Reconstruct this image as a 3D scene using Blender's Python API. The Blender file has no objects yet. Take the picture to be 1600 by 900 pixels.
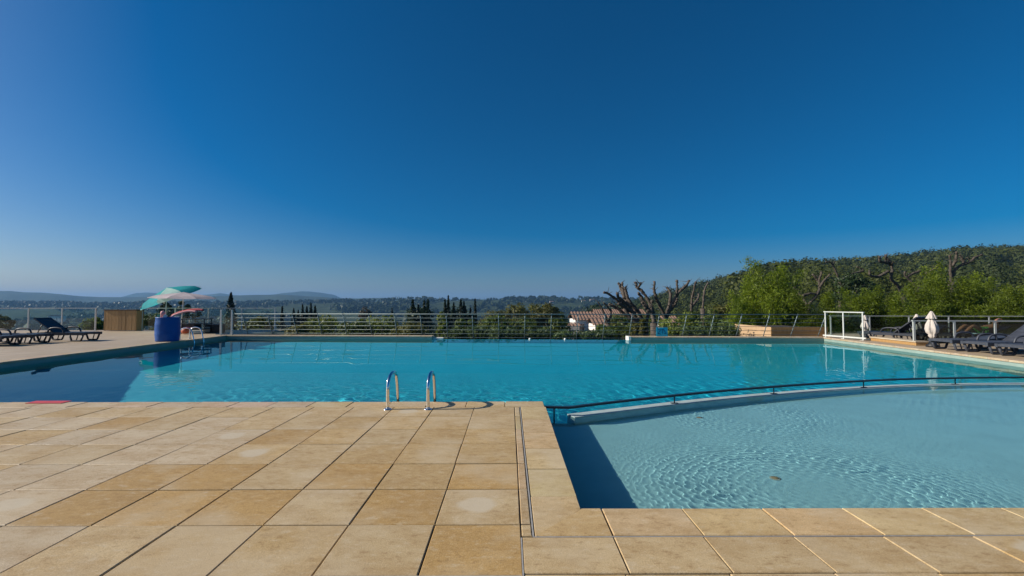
import bpy, bmesh, math, random
import numpy as np
from mathutils import Vector, Matrix, noise as mnoise

# ------------------------------------------------------------------ camera, sky, sun
sc = bpy.context.scene
COL = sc.collection
H = 1.3                                    # eye height above the deck
F = 688.0                                  # focal length in photo pixels (1600 wide)
PITCH = math.radians(2.08)
YAW = math.atan(4 / F)
cam = bpy.data.objects.new('camera', bpy.data.cameras.new('camera'))
COL.objects.link(cam)
sc.camera = cam
cam.data.sensor_width = 36
cam.data.lens = 36 * F / 1600
cam.data.clip_start = 0.05
cam.data.clip_end = 60000
cam.location = (0, 0, H)
cam.rotation_euler = (math.pi / 2 + PITCH, 0, -YAW)
CROT = cam.rotation_euler.to_matrix()

SUN_EL = math.radians(29)
sc.view_settings.view_transform = 'Standard'
sc.view_settings.look = 'None'
sc.view_settings.exposure = 0.45
sc.view_settings.gamma = 1.0
w = bpy.data.worlds.new('World')
sc.world = w
w.use_nodes = True
wt = w.node_tree
sky = wt.nodes.new('ShaderNodeTexSky')
sky.sky_type = 'NISHITA'
sky.sun_disc = False
sky.sun_elevation = SUN_EL
sky.sun_rotation = math.radians(-93.5)
sky.altitude = 300
sky.air_density = 0.8
sky.dust_density = 2.0
sky.ozone_density = 4.0
gam = wt.nodes.new('ShaderNodeGamma')
gam.inputs[1].default_value = 1.0
hsv = wt.nodes.new('ShaderNodeHueSaturation')
hsv.inputs['Hue'].default_value = 0.497
hsv.inputs['Saturation'].default_value = 1.6
hsv.inputs['Value'].default_value = 1.0
wt.links.new(sky.outputs[0], gam.inputs[0])
wt.links.new(gam.outputs[0], hsv.inputs['Color'])
wt.links.new(hsv.outputs[0], wt.nodes['Background'].inputs[0])
wt.nodes['Background'].inputs[1].default_value = 0.062

sl = bpy.data.lights.new('sun', 'SUN')
sl.energy = 4.2
sl.angle = math.radians(0.5)
sl.color = (1.0, 0.93, 0.82)
sl.cycles.is_caustics_light = True
sun = bpy.data.objects.new('sun', sl)
COL.objects.link(sun)
SUN_AZ = math.radians(3.5)
sun.rotation_euler = (0, -(math.pi / 2 - SUN_EL), SUN_AZ)     # light travels towards +X
sc.cycles.max_bounces = 10
sc.cycles.transparent_max_bounces = 24
sc.cycles.sample_clamp_indirect = 6.0
sc.cycles.use_denoising = True


def ray(px, py):
    d = CROT @ Vector(((px - 800) / F, -(py - 450) / F, -1))
    return d


def G(px, py, z=0.0):                      # photo pixel -> point of the plane at height z
    d = ray(px, py)
    t = (z - H) / d.z
    return Vector((d.x * t, d.y * t, z))


def D(px, py, Y):                          # photo pixel -> point at depth Y
    d = ray(px, py)
    t = Y / d.y
    return Vector((d.x * t, Y, H + d.z * t))


# ------------------------------------------------------------------ mesh helpers
class MB:
    def __init__(s):
        s.v = []; s.f = []; s.sm = []

    def add(s, vs, fs, smooth=False):
        o = len(s.v)
        s.v += [tuple(p) for p in vs]
        s.f += [tuple(i + o for i in f) for f in fs]
        s.sm += [smooth] * len(fs)

    def box(s, a, b, M=None):
        x0, y0, z0 = a; x1, y1, z1 = b
        vs = [Vector(p) for p in ((x0, y0, z0), (x1, y0, z0), (x1, y1, z0), (x0, y1, z0), (x0, y0, z1), (x1, y0, z1), (x1, y1, z1), (x0, y1, z1))]
        if M is not None: vs = [M @ p for p in vs]
        s.add(vs, [(3, 2, 1, 0), (4, 5, 6, 7), (0, 1, 5, 4), (1, 2, 6, 5), (2, 3, 7, 6), (3, 0, 4, 7)])

    def prism(s, poly, z0, z1):            # counter-clockwise polygon
        n = len(poly)
        vs = [(p[0], p[1], z0) for p in poly] + [(p[0], p[1], z1) for p in poly]
        fs = [tuple(range(n - 1, -1, -1)), tuple(range(n, 2 * n))]
        fs += [(i, (i + 1) % n, n + (i + 1) % n, n + i) for i in range(n)]
        s.add(vs, fs)

    def tube(s, pts, rad, n=8, cap=True):
        pts = [Vector(p) for p in pts]
        if not hasattr(rad, '__len__'): rad = [rad] * len(pts)
        vs = []; fs = []
        up = None
        for i, p in enumerate(pts):
            t = (pts[min(i + 1, len(pts) - 1)] - pts[max(i - 1, 0)])
            if t.length < 1e-9: t = Vector((0, 0, 1))
            t.normalize()
            if up is None:
                up = Vector((0, 0, 1)) if abs(t.z) < .9 else Vector((1, 0, 0))
            a = up - t * up.dot(t)
            if a.length < 1e-5: a = t.orthogonal()
            a.normalize(); up = a
            b = t.cross(a)
            for k in range(n):
                q = 2 * math.pi * k / n
                vs.append(p + (a * math.cos(q) + b * math.sin(q)) * rad[i])
        for i in range(len(pts) - 1):
            for k in range(n):
                k2 = (k + 1) % n
                fs.append((i * n + k, i * n + k2, (i + 1) * n + k2, (i + 1) * n + k))
        if cap:
            fs.append(tuple(range(n - 1, -1, -1)))
            fs.append(tuple(range((len(pts) - 1) * n, len(pts) * n)))
        s.add(vs, fs, True)

    def lathe(s, prof, n=24, c=(0, 0, 0), wob=None):
        vs = []; fs = []
        for (r, z) in prof:
            for k in range(n):
                q = 2 * math.pi * k / n
                rr = r * (wob(k, z) if wob else 1)
                vs.append((c[0] + rr * math.cos(q), c[1] + rr * math.sin(q), c[2] + z))
        for i in range(len(prof) - 1):
            for k in range(n):
                k2 = (k + 1) % n
                fs.append((i * n + k, i * n + k2, (i + 1) * n + k2, (i + 1) * n + k))
        fs.append(tuple(range(n - 1, -1, -1)))
        fs.append(tuple(range((len(prof) - 1) * n, len(prof) * n)))
        s.add(vs, fs, True)

    def mesh(s, name, m):
        me = bpy.data.meshes.new(name)
        me.from_pydata(s.v, [], s.f)
        me.polygons.foreach_set('use_smooth', s.sm)
        if m: me.materials.append(m)
        me.update()
        return me

    def build(s, name, m, parent=None, loc=(0, 0, 0), rot=(0, 0, 0), label=None):
        return place(name, s.mesh(name, m), parent, loc, rot, label)


def place(name, me, parent=None, loc=(0, 0, 0), rot=(0, 0, 0), label=None):
    o = bpy.data.objects.new(name, me)
    COL.objects.link(o)
    o.location = loc; o.rotation_euler = rot
    if parent is not None: o.parent = parent
    if label: o['label'] = label
    return o


def tag(o, label=None, cat=None, group=None, kind=None):
    if label: o['label'] = label
    if cat: o['category'] = cat
    if group: o['group'] = group
    if kind: o['kind'] = kind
    return o


def thing(name, label, cat, loc=(0, 0, 0), rz=0, group=None):
    o = place(name, None, None, loc, (0, 0, rz))
    return tag(o, label, cat, group)


def copy_tree(o, parent=None):
    c = o.copy(); COL.objects.link(c)
    if parent is not None: c.parent = parent
    for ch in list(o.children): copy_tree(ch, c)
    return c


def smooth_path(pts, n=6):                 # Catmull-Rom through the points
    P = [Vector(p) for p in pts]
    P = [P[0] * 2 - P[1]] + P + [P[-1] * 2 - P[-2]]
    out = []
    for i in range(1, len(P) - 2):
        for k in range(n):
            t = k / n
            a, b, c, d = P[i - 1], P[i], P[i + 1], P[i + 2]
            out.append(.5 * ((2 * b) + (c - a) * t + (2 * a - 5 * b + 4 * c - d) * t * t + (3 * b - a - 3 * c + d) * t ** 3))
    out.append(P[-2])
    return out


# ------------------------------------------------------------------ materials
def newmat(name):
    m = bpy.data.materials.new(name); m.use_nodes = True
    t = m.node_tree
    return m, t, t.nodes['Principled BSDF']


def nd(t, typ, **kw):
    n = t.nodes.new(typ)
    for k, v in kw.items(): setattr(n, k, v)
    return n


def mixc(t, fac, a, b, mode='MIX'):
    n = t.nodes.new('ShaderNodeMix'); n.data_type = 'RGBA'; n.blend_type = mode
    for sock, val in ((n.inputs[0], fac), (n.inputs[6], a), (n.inputs[7], b)):
        if hasattr(val, 'links') or isinstance(val, bpy.types.NodeSocket): t.links.new(val, sock)
        elif isinstance(val, (int, float)): sock.default_value = val
        else: sock.default_value = (*val, 1)
    return n.outputs[2]


def ramp(t, src, a, b, ca=0.0, cb=1.0):
    n = t.nodes.new('ShaderNodeMapRange')
    n.inputs[1].default_value = a; n.inputs[2].default_value = b
    n.inputs[3].default_value = ca; n.inputs[4].default_value = cb
    t.links.new(src, n.inputs[0])
    return n.outputs[0]


def noise_tex(t, vec, scale, detail=4, rough=.55):
    n = t.nodes.new('ShaderNodeTexNoise')
    n.inputs['Scale'].default_value = scale; n.inputs['Detail'].default_value = detail
    n.inputs['Roughness'].default_value = rough
    if vec is not None: t.links.new(vec, n.inputs['Vector'])
    return n.outputs[0]


def simple(name, c, rough=.5, metal=0.0, var=.25, scale=8.0, bump=0.0, spec=.5):
    m, t, p = newmat(name)
    tc = nd(t, 'ShaderNodeTexCoord')
    f = noise_tex(t, tc.outputs['Object'], scale)
    lo = tuple(x * (1 - var) for x in c); hi = tuple(min(1, x * (1 + var)) for x in c)
    t.links.new(mixc(t, ramp(t, f, .3, .7), lo, hi), p.inputs['Base Color'])
    p.inputs['Roughness'].default_value = rough
    p.inputs['Metallic'].default_value = metal
    p.inputs['Specular IOR Level'].default_value = spec
    if bump:
        b = nd(t, 'ShaderNodeBump'); b.inputs['Strength'].default_value = bump; b.inputs['Distance'].default_value = .01
        t.links.new(noise_tex(t, tc.outputs['Object'], scale * 5), b.inputs['Height'])
        t.links.new(b.outputs[0], p.inputs['Normal'])
    return m


def stone_mat():
    m, t, p = newmat('stone')
    tc = nd(t, 'ShaderNodeTexCoord'); oi = nd(t, 'ShaderNodeObjectInfo')
    off = nd(t, 'ShaderNodeVectorMath', operation='SCALE'); off.inputs[0].default_value = (1, 1.7, .6)
    mul = nd(t, 'ShaderNodeMath', operation='MULTIPLY'); mul.inputs[1].default_value = 60
    t.links.new(oi.outputs['Random'], mul.inputs[0]); t.links.new(mul.outputs[0], off.inputs['Scale'])
    add = nd(t, 'ShaderNodeVectorMath', operation='ADD')
    t.links.new(tc.outputs['Object'], add.inputs[0]); t.links.new(off.outputs[0], add.inputs[1])
    st = nd(t, 'ShaderNodeMapping'); st.inputs['Scale'].default_value = (1, 1.8, 1)
    t.links.new(add.outputs[0], st.inputs[0])
    V = st.outputs[0]
    big = noise_tex(t, V, 3.2, 5, .6)
    vein = noise_tex(t, V, 14, 7, .7)
    fine = noise_tex(t, add.outputs[0], 130, 3, .8)
    c = mixc(t, ramp(t, big, .35, .7), oi.outputs['Color'], (.38, .235, .09))
    c1 = mixc(t, .62, oi.outputs['Color'], c)
    c2 = mixc(t, ramp(t, vein, .54, .68, 0, .62), c1, (.27, .155, .06))
    c3 = mixc(t, ramp(t, vein, .46, .30, 0, .55), c2, (.66, .54, .36))
    c4 = mixc(t, ramp(t, fine, .45, .66, .0, .4), c3, (.20, .125, .055))
    c5 = mixc(t, ramp(t, fine, .45, .28, .0, .3), c4, (.72, .6, .42))
    # dried pale patches on the tiles whose alpha asks for one
    dis = nd(t, 'ShaderNodeVectorMath', operation='LENGTH')
    wob = nd(t, 'ShaderNodeVectorMath', operation='MULTIPLY_ADD')
    ncol = t.nodes.new('ShaderNodeTexNoise'); ncol.inputs['Scale'].default_value = 7
    t.links.new(add.outputs[0], ncol.inputs['Vector'])
    t.links.new(ncol.outputs['Color'], wob.inputs[0]); wob.inputs[1].default_value = (.09, .09, 0)
    t.links.new(tc.outputs['Object'], wob.inputs[2])
    sh = nd(t, 'ShaderNodeVectorMath', operation='SUBTRACT'); t.links.new(wob.outputs[0], sh.inputs[0]); sh.inputs[1].default_value = (.02, .06, 0)
    sq = nd(t, 'ShaderNodeVectorMath', operation='MULTIPLY'); t.links.new(sh.outputs[0], sq.inputs[0]); sq.inputs[1].default_value = (1, 1.1, 0)
    t.links.new(sq.outputs[0], dis.inputs[0])
    pm = ramp(t, dis.outputs['Value'], .135, .095, 0, .75)
    inv = nd(t, 'ShaderNodeMath', operation='SUBTRACT'); inv.inputs[0].default_value = 1; t.links.new(oi.outputs['Alpha'], inv.inputs[1])
    pa = nd(t, 'ShaderNodeMath', operation='MULTIPLY'); t.links.new(pm, pa.inputs[0]); t.links.new(inv.outputs[0], pa.inputs[1])
    big2 = noise_tex(t, add.outputs[0], 1.7, 3, .5)
    dry = mixc(t, ramp(t, big2, .5, .66, 0, .5), c5, (.58, .47, .31))
    c6 = mixc(t, pa.outputs[0], dry, (.58, .49, .35))
    t.links.new(c6, p.inputs['Base Color'])
    t.links.new(ramp(t, vein, .3, .7, .42, .68), p.inputs['Roughness'])
    p.inputs['Specular IOR Level'].default_value = .22
    b = nd(t, 'ShaderNodeBump'); b.inputs['Strength'].default_value = .5; b.inputs['Distance'].default_value = .003
    mm = nd(t, 'ShaderNodeMath', operation='ADD'); t.links.new(fine, mm.inputs[0]); t.links.new(vein, mm.inputs[1])
    t.links.new(mm.outputs[0], b.inputs['Height']); t.links.new(b.outputs[0], p.inputs['Normal'])
    return m


def paved_mat():                           # the far decks: tiles too small in the picture to build
    m, t, p = newmat('far_paving')
    tc = nd(t, 'ShaderNodeTexCoord')
    br = t.nodes.new('ShaderNodeTexBrick')
    br.offset = 0; br.squash = 1
    br.inputs['Scale'].default_value = 1; br.inputs['Brick Width'].default_value = .505; br.inputs['Row Height'].default_value = .5
    br.inputs['Mortar Size'].default_value = .008; br.inputs['Bias'].default_value = 0
    br.inputs['Color1'].default_value = (.46, .36, .245, 1); br.inputs['Color2'].default_value = (.40, .30, .19, 1); br.inputs['Mortar'].default_value = (.16, .12, .08, 1)
    t.links.new(tc.outputs['Object'], br.inputs['Vector'])
    f = noise_tex(t, tc.outputs['Object'], 1.1, 6, .65)
    c = mixc(t, ramp(t, f, .45, .7, 0, .6), br.outputs['Color'], (.44, .37, .27))
    f2 = noise_tex(t, tc.outputs['Object'], 40, 3)
    c = mixc(t, ramp(t, f2, .4, .7, 0, .3), c, (.22, .16, .1))
    t.links.new(c, p.inputs['Base Color']); p.inputs['Roughness'].default_value = .6
    return m


def leaf_mat(name, c1, c2, trans=.35, rough=.5):
    m, t, p = newmat(name)
    ge = nd(t, 'ShaderNodeNewGeometry'); oi = nd(t, 'ShaderNodeObjectInfo')
    if name in ('forest_leaves', 'pine_leaves', 'valley_leaves'):
        trans *= .8
        nz = noise_tex(t, ge.outputs['Position'], .11 if name != 'valley_leaves' else .06, 2)
        ad = nd(t, 'ShaderNodeMath', operation='MULTIPLY_ADD'); t.links.new(ge.outputs['Random Per Island'], ad.inputs[0]); ad.inputs[1].default_value = .3; t.links.new(ramp(t, nz, .32, .68, 0, .7), ad.inputs[2])
        c = mixc(t, ad.outputs[0], c1, c2)
    else:
        c = mixc(t, ge.outputs['Random Per Island'], c1, c2)
    h = nd(t, 'ShaderNodeHueSaturation'); t.links.new(c, h.inputs['Color'])
    t.links.new(ramp(t, oi.outputs['Random'], 0, 1, .8, 1.2), h.inputs['Value'])
    t.links.new(h.outputs[0], p.inputs['Base Color'])
    p.inputs['Roughness'].default_value = rough; p.inputs['Specular IOR Level'].default_value = .12 if name in ('forest_leaves', 'pine_leaves', 'valley_leaves') else .3
    tr = nd(t, 'ShaderNodeBsdfTranslucent'); t.links.new(h.outputs[0], tr.inputs[0])
    mx = nd(t, 'ShaderNodeMixShader'); mx.inputs[0].default_value = trans
    out = t.nodes['Material Output']
    t.links.new(p.outputs[0], mx.inputs[1]); t.links.new(tr.outputs[0], mx.inputs[2]); t.links.new(mx.outputs[0], out.inputs[0])
    return m


def glass_mat(name, tint, gloss=1.0):
    m, t, p = newmat(name)
    t.nodes.remove(p)
    out = t.nodes['Material Output']
    tr = nd(t, 'ShaderNodeBsdfTransparent'); tr.inputs[0].default_value = (*tint, 1)
    gl = nd(t, 'ShaderNodeBsdfGlossy'); gl.inputs['Roughness'].default_value = .02; gl.inputs[0].default_value = (gloss, gloss, gloss, 1)
    lw = nd(t, 'ShaderNodeLayerWeight'); lw.inputs[0].default_value = .5
    pw = nd(t, 'ShaderNodeMath', operation='POWER'); t.links.new(lw.outputs['Facing'], pw.inputs[0]); pw.inputs[1].default_value = 5
    fr = nd(t, 'ShaderNodeMath', operation='MULTIPLY_ADD'); t.links.new(pw.outputs[0], fr.inputs[0]); fr.inputs[1].default_value = .6; fr.inputs[2].default_value = .035
    mx = nd(t, 'ShaderNodeMixShader')
    t.links.new(fr.outputs[0], mx.inputs[0]); t.links.new(tr.outputs[0], mx.inputs[1]); t.links.new(gl.outputs[0], mx.inputs[2]); t.links.new(mx.outputs[0], out.inputs[0])
    return m


def water_mat():
    m, t, p = newmat('water')
    t.nodes.remove(p)
    g = nd(t, 'ShaderNodeBsdfRefraction'); g.inputs['IOR'].default_value = 1.33; g.inputs['Roughness'].default_value = 0
    g.inputs['Color'].default_value = (.86, 1, .98, 1)
    gl = nd(t, 'ShaderNodeBsdfGlossy'); gl.inputs['Roughness'].default_value = 0.0; gl.inputs[0].default_value = (.72, .95, 1, 1)
    fr = nd(t, 'ShaderNodeFresnel'); fr.inputs[0].default_value = 1.33
    k = nd(t, 'ShaderNodeMath', operation='MULTIPLY'); t.links.new(fr.outputs[0], k.inputs[0]); k.inputs[1].default_value = .6
    mx = nd(t, 'ShaderNodeMixShader')
    t.links.new(k.outputs[0], mx.inputs[0]); t.links.new(g.outputs[0], mx.inputs[1]); t.links.new(gl.outputs[0], mx.inputs[2])
    t.links.new(mx.outputs[0], t.nodes['Material Output'].inputs[0])
    return m


def wood_mat(name, a, b):
    m, t, p = newmat(name)
    tc = nd(t, 'ShaderNodeTexCoord'); oi = nd(t, 'ShaderNodeObjectInfo')
    mp = nd(t, 'ShaderNodeMapping'); mp.inputs['Scale'].default_value = (12, 12, 1.2)
    t.links.new(tc.outputs['Object'], mp.inputs[0])
    f = noise_tex(t, mp.outputs[0], 2.5, 5)
    c = mixc(t, ramp(t, f, .3, .7), a, b)
    h = nd(t, 'ShaderNodeHueSaturation'); t.links.new(c, h.inputs['Color']); t.links.new(ramp(t, oi.outputs['Random'], 0, 1, .82, 1.15), h.inputs['Value'])
    t.links.new(h.outputs[0], p.inputs['Base Color']); p.inputs['Roughness'].default_value = .6
    return m


M = {}
M['stone'] = stone_mat()
M['paving'] = paved_mat()
M['mortar'] = simple('mortar', (.05, .04, .03), .9, var=.4, scale=20, bump=.4)
M['joint'] = simple('joint_profile', (.36, .34, .31), .5, var=.15, scale=30)
M['liner_deep'] = simple('main_pool_liner', (.008, .43, .56), .6, var=.05, scale=.7)
M['liner_kid'] = simple('paddling_pool_paint', (.38, .57, .60), .6, var=.06, scale=3)
M['band'] = simple('pool_rim_tiles', (.27, .34, .29), .4, var=.08, scale=4)
M['coping_far'] = simple('pale_coping', (.46, .38, .27), .6, var=.15, scale=3)
M['white_wall'] = simple('white_render', (.72, .68, .6), .8, var=.06, scale=2)
M['water'] = water_mat()
M['chrome'] = simple('polished_steel', (.78, .78, .78), .08, 1.0, var=.02)
M['steel'] = simple('stainless_steel', (.21, .26, .26), .5, .35, var=.08)
M['white_metal'] = simple('white_lacquer', (.55, .56, .52), .4, var=.04)
M['grey_metal'] = simple('grey_lacquer', (.42, .44, .42), .4, var=.06)
M['glass'] = glass_mat('clear_glass', (.86, .93, .91))
M['dark_glass'] = glass_mat('tinted_glass', (.46, .52, .5))
M['dark_metal'] = simple('dark_rail', (.025, .03, .04), .35, .4, var=.2)
M['plastic'] = simple('anthracite_resin', (.018, .02, .03), .42, var=.2)
M['plastic_grey'] = simple('grey_resin', (.05, .055, .07), .5, var=.2)
M['drum'] = simple('blue_plastic', (.0, .07, .30), .45, var=.1, scale=5, spec=.3)
M['teal'] = simple('teal_cloth', (.0, .42, .46), .8, var=.12, scale=6)
M['pale_teal'] = simple('pale_teal_cloth', (.48, .74, .68), .8, var=.08, scale=6)
M['lavender'] = simple('mauve_grey_cloth', (.70, .63, .66), .8, var=.1, scale=4)
for k_ in ('teal', 'pale_teal', 'lavender'):
    t_ = M[k_].node_tree; p_ = t_.nodes['Principled BSDF']
    tr_ = t_.nodes.new('ShaderNodeBsdfTranslucent'); t_.links.new(p_.inputs['Base Color'].links[0].from_socket, tr_.inputs[0])
    mx_ = t_.nodes.new('ShaderNodeMixShader'); mx_.inputs[0].default_value = .45
    t_.links.new(p_.outputs[0], mx_.inputs[1]); t_.links.new(tr_.outputs[0], mx_.inputs[2]); t_.links.new(mx_.outputs[0], t_.nodes['Material Output'].inputs[0])
M['ecru'] = simple('ecru_cloth', (.54, .47, .41), .85, var=.12, scale=9, bump=.2)
M['red'] = simple('red_foam', (.55, .05, .06), .6, var=.12)
M['pink'] = simple('pink_foam', (.7, .3, .3), .6, var=.1)
M['white_foam'] = simple('white_foam', (.75, .72, .66), .6, var=.05)
M['green_foam'] = simple('green_foam', (.08, .4, .28), .6, var=.1)
M['orange'] = simple('orange_plastic', (.5, .09, .03), .5, var=.15)
M['black'] = simple('black_paint', (.012, .013, .015), .5, var=.3)
M['wood'] = wood_mat('brown_timber', (.30, .165, .05), (.44, .26, .10))
M['lit_timber'] = wood_mat('sunlit_timber', (.42, .27, .15), (.55, .38, .22))  # lighter copy of the timber, with the planter's sunlight put into the colour
M['bark'] = simple('grey_bark', (.085, .068, .053), .9, var=.6, scale=5, bump=.6)
M['dark_bark'] = simple('brown_bark', (.075, .06, .045), .9, var=.5, scale=5, bump=.6)
M['cut_wood'] = simple('cut_wood', (.34, .26, .17), .9, var=.2)
M['roof'] = simple('terracotta', (.21, .125, .085), .85, var=.35, scale=3)
M['house_white'] = simple('white_house_render', (.78, .72, .66), .85, var=.04)
M['house_glass'] = simple('dark_window_glass', (.03, .035, .04), .15)
M['sign_blue'] = simple('blue_sign', (.01, .30, .45), .45, var=.06)
M['sign_dark'] = simple('dark_blue_print', (.0, .07, .16), .5)
M['skin'] = simple('tanned_skin', (.42, .19, .10), .55, var=.08, scale=12)
M['hair'] = simple('dark_hair', (.015, .01, .008), .6)
M['green_cloth'] = simple('green_swim_shorts', (.10, .36, .06), .8, var=.1)
M['towel'] = simple('pale_blue_towel', (.45, .62, .68), .9, var=.08)
M['culm'] = simple('bamboo_culm', (.16, .19, .05), .5, var=.3)

M['lf_bamboo'] = leaf_mat('bamboo_leaves', (.10, .155, .012), (.23, .29, .02), .5)
M['lf_bush'] = leaf_mat('bush_leaves', (.05, .085, .014), (.15, .19, .035), .45)
M['lf_light'] = leaf_mat('light_bush_leaves', (.10, .15, .02), (.22, .25, .05), .45)
M['lf_dark'] = leaf_mat('dark_tree_leaves', (.018, .036, .012), (.045, .075, .022), .25)
M['lf_olive'] = leaf_mat('olive_leaves', (.07, .08, .016), (.17, .16, .035), .4)
M['lf_cypress'] = leaf_mat('cypress_leaves', (.010, .022, .010), (.028, .045, .018), .15)
M['lf_forest'] = leaf_mat('forest_leaves', (.045, .062, .014), (.12, .135, .03), .35)
M['lf_valley'] = leaf_mat('valley_leaves', (.020, .038, .014), (.046, .068, .024), .25)
M['lf_pine'] = leaf_mat('pine_leaves', (.022, .034, .012), (.055, .07, .022), .25)
M['lf_brown'] = leaf_mat('brownish_leaves', (.06, .055, .03), (.12, .09, .05), .3)
M['lf_oleander'] = leaf_mat('oleander_leaves', (.05, .09, .03), (.13, .18, .07), .35)

# ------------------------------------------------------------------ pool outline
ZW = -0.141                                # water level


def LX(y): return -11.37 - (y - 9.83) * .047
def RX(y): return 11.67 + (y - 9.99) * .087
def FY(x): return 18.44 - .0515 * (x + 11.77)


YN = 5.92                                  # near edge of the big pool
XK, YK = .449, 2.84                        # corner of the paddling pool
WX0, WX1 = -3.15, 4.84                     # infinity edge between these
CL = (LX(18.42), FY(LX(18.42)))
CR = (RX(17.2), FY(RX(17.2)))
DIV = [(.795, 5.70), (1.825, 6.155), (2.92, 6.61), (4.13, 7.03), (5.44, 7.42), (6.8, 7.73), (8.05, 7.87), (9.27, 7.93), (11.6, 7.93)]
DIVC = [(p.x, p.y) for p in smooth_path([(x, y, 0) for x, y in DIV], 6)]

# ------------------------------------------------------------------ terrain
P_HILL = ([900, 1000, 1050, 1100, 1160, 1210, 1260, 1330, 1400, 1450, 1520, 1600, 1750, 2100, 2800], [484, 472, 457, 445, 431, 421, 417, 416, 413, 405, 397, 393, 389, 388, 392])
P_MID = ([-400, 0, 300, 500, 600, 640, 665, 690, 710, 760, 800, 850, 900, 940, 1100, 1500, 2200], [474, 472, 471, 470, 467.5, 465, 465, 468, 466.5, 466.5, 464.5, 464, 464.5, 466, 468, 470, 470])
P_FAR = ([-1500, -400, 0, 20, 45, 70, 100, 130, 160, 190, 240, 320, 400, 440, 470, 500, 530, 560, 600, 640, 700, 900, 1600, 2500], [455, 452, 455, 455, 457, 457.6, 460, 463, 464.2, 464.5, 464, 463.5, 461, 460.5, 462, 464, 466, 466.5, 465.5, 467, 468, 468, 470, 470])
P_MTN = ([-2000, -200, 150, 190, 215, 232, 260, 300, 330, 345, 365, 395, 430, 445, 457, 470, 485, 505, 522, 534, 560, 2500], [476, 474, 474, 465, 458.3, 457.3, 459, 462, 460, 458.3, 461, 463, 460, 457.8, 457, 455.3, 455.8, 458, 460.5, 466, 472, 476])


def sstep(a, b, x):
    t = np.clip((x - a) / (b - a), 0, 1)
    return t * t * (3 - 2 * t)


def ground_z(x, y):
    x = np.asarray(x, float); y = np.asarray(y, float)
    r = np.hypot(x, y)
    px = np.where(y > 1, 796 + F * x / np.maximum(y, 1), np.where(x > 0, 3000, -1500))
    px = np.clip(px, -1500, 3000)
    left = np.interp(r, [0, 24, 40, 80, 200, 600, 1500, 14000], [-5, -5, -6, -9, -18, -38, -44, -44])
    right = np.interp(r, [0, 23.5, 26, 40, 80, 600, 1500, 14000], [-5, -5, -1.0, -1.0, -.5, -5, -44, -44])
    g = sstep(1060, 1200, px)
    z = left * (1 - g) + right * g
    ph = np.interp(px, *P_HILL)
    zr = H + (475 - ph - 9) * 420 / F
    hz = sstep(60, 430, y) * (1 - sstep(700, 1500, y))
    z = np.where(zr > z, z + (zr - z) * hz * sstep(880, 1010, px), z)
    # wobbles so that the slopes are not smooth
    wob = np.sin(x * .013 + 1) * np.sin(y * .011) + .6 * np.sin(x * .031 + y * .017) + .4 * np.sin(y * .043 - x * .021)
    z = z + wob * np.interp(r, [0, 60, 200, 2000, 14000], [0, .3, 1.3, 4, 4]) * np.where((y > 380) & (y < 480) & (px > 1000), .3, 1)
    for prof, Yk, wd in ((P_MID, 1600, 480), (P_FAR, 3000, 720), (P_MTN, 4600, 850)):
        zt = H + (475 - np.interp(px, *prof) - (3.5 if Yk == 1600 else 0)) * Yk / F
        bump = np.exp(-((y - Yk) / wd) ** 2)
        rough = (np.sin(x * 6.1 / wd) * np.sin(y * 5.3 / wd + 1) * 12 + np.sin(x * 17 / wd + y * 9 / wd) * 5) * bump * (1 - np.exp(-((y - Yk) / (wd * .4)) ** 2)) * Yk / 3000
        z = np.maximum(z, -44 + (zt + 44) * bump + rough)
    return z


def terrain():
    az = np.concatenate([np.arange(-180, -56, 4.0), np.arange(-56, 56, .2), np.arange(56, 180, 4.0)])
    rr = np.concatenate([np.linspace(0.5, 24, 4), np.linspace(26, 110, 22), np.linspace(118, 720, 64), np.geomspace(760, 7500, 96)])
    A, R = np.meshgrid(np.radians(az), rr)
    x = R * np.sin(A); y = R * np.cos(A)
    z = ground_z(x, y)
    n, k = len(az), len(rr)
    vs = np.stack([x, y, z], -1).reshape(-1, 3)
    i = np.arange(k - 1)[:, None] * n; j = np.arange(n)[None, :]; j2 = (j + 1) % n
    q = np.stack([i + j, i + n + j, i + n + j2, i + j2], -1).reshape(-1, 4)[:, ::-1]
    me = bpy.data.meshes.new('terrain')
    me.from_pydata(vs.tolist(), [], q.tolist())
    me.polygons.foreach_set('use_smooth', [True] * len(q))
    m, t, p = newmat('hills_and_fields')
    tc = nd(t, 'ShaderNodeTexCoord'); V = tc.outputs['Object']
    f1 = noise_tex(t, V, .0045, 6, .6); f2 = noise_tex(t, V, .03, 6, .7); f3 = noise_tex(t, V, .0015, 3)
    f4 = noise_tex(t, V, .12, 3, .7)
    c = mixc(t, ramp(t, f2, .35, .65), (.022, .036, .014), (.06, .08, .028))
    sep = nd(t, 'ShaderNodeSeparateXYZ'); t.links.new(V, sep.inputs[0])
    low = ramp(t, sep.outputs[2], -24, -36)
    fl = nd(t, 'ShaderNodeMath', operation='MULTIPLY'); t.links.new(low, fl.inputs[0]); t.links.new(ramp(t, f1, .55, .60), fl.inputs[1])
    fields = mixc(t, ramp(t, f3, .42, .58), (.07, .11, .03), (.17, .14, .08))
    c = mixc(t, fl.outputs[0], c, fields)
    c = mixc(t, ramp(t, f4, .45, .7, 0, .5), c, (.018, .028, .010))
    t.links.new(c, p.inputs['Base Color']); p.inputs['Roughness'].default_value = .95; p.inputs['Specular IOR Level'].default_value = .1
    b = nd(t, 'ShaderNodeBump'); b.inputs['Strength'].default_value = 1; b.inputs['Distance'].default_value = 8
    t.links.new(f2, b.inputs['Height']); t.links.new(b.outputs[0], p.inputs['Normal'])
    me.materials.append(m)
    tag(place('terrain', me), 'hilly ground falling to a wooded valley with blue ridges far behind', kind='structure')


terrain()

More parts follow.
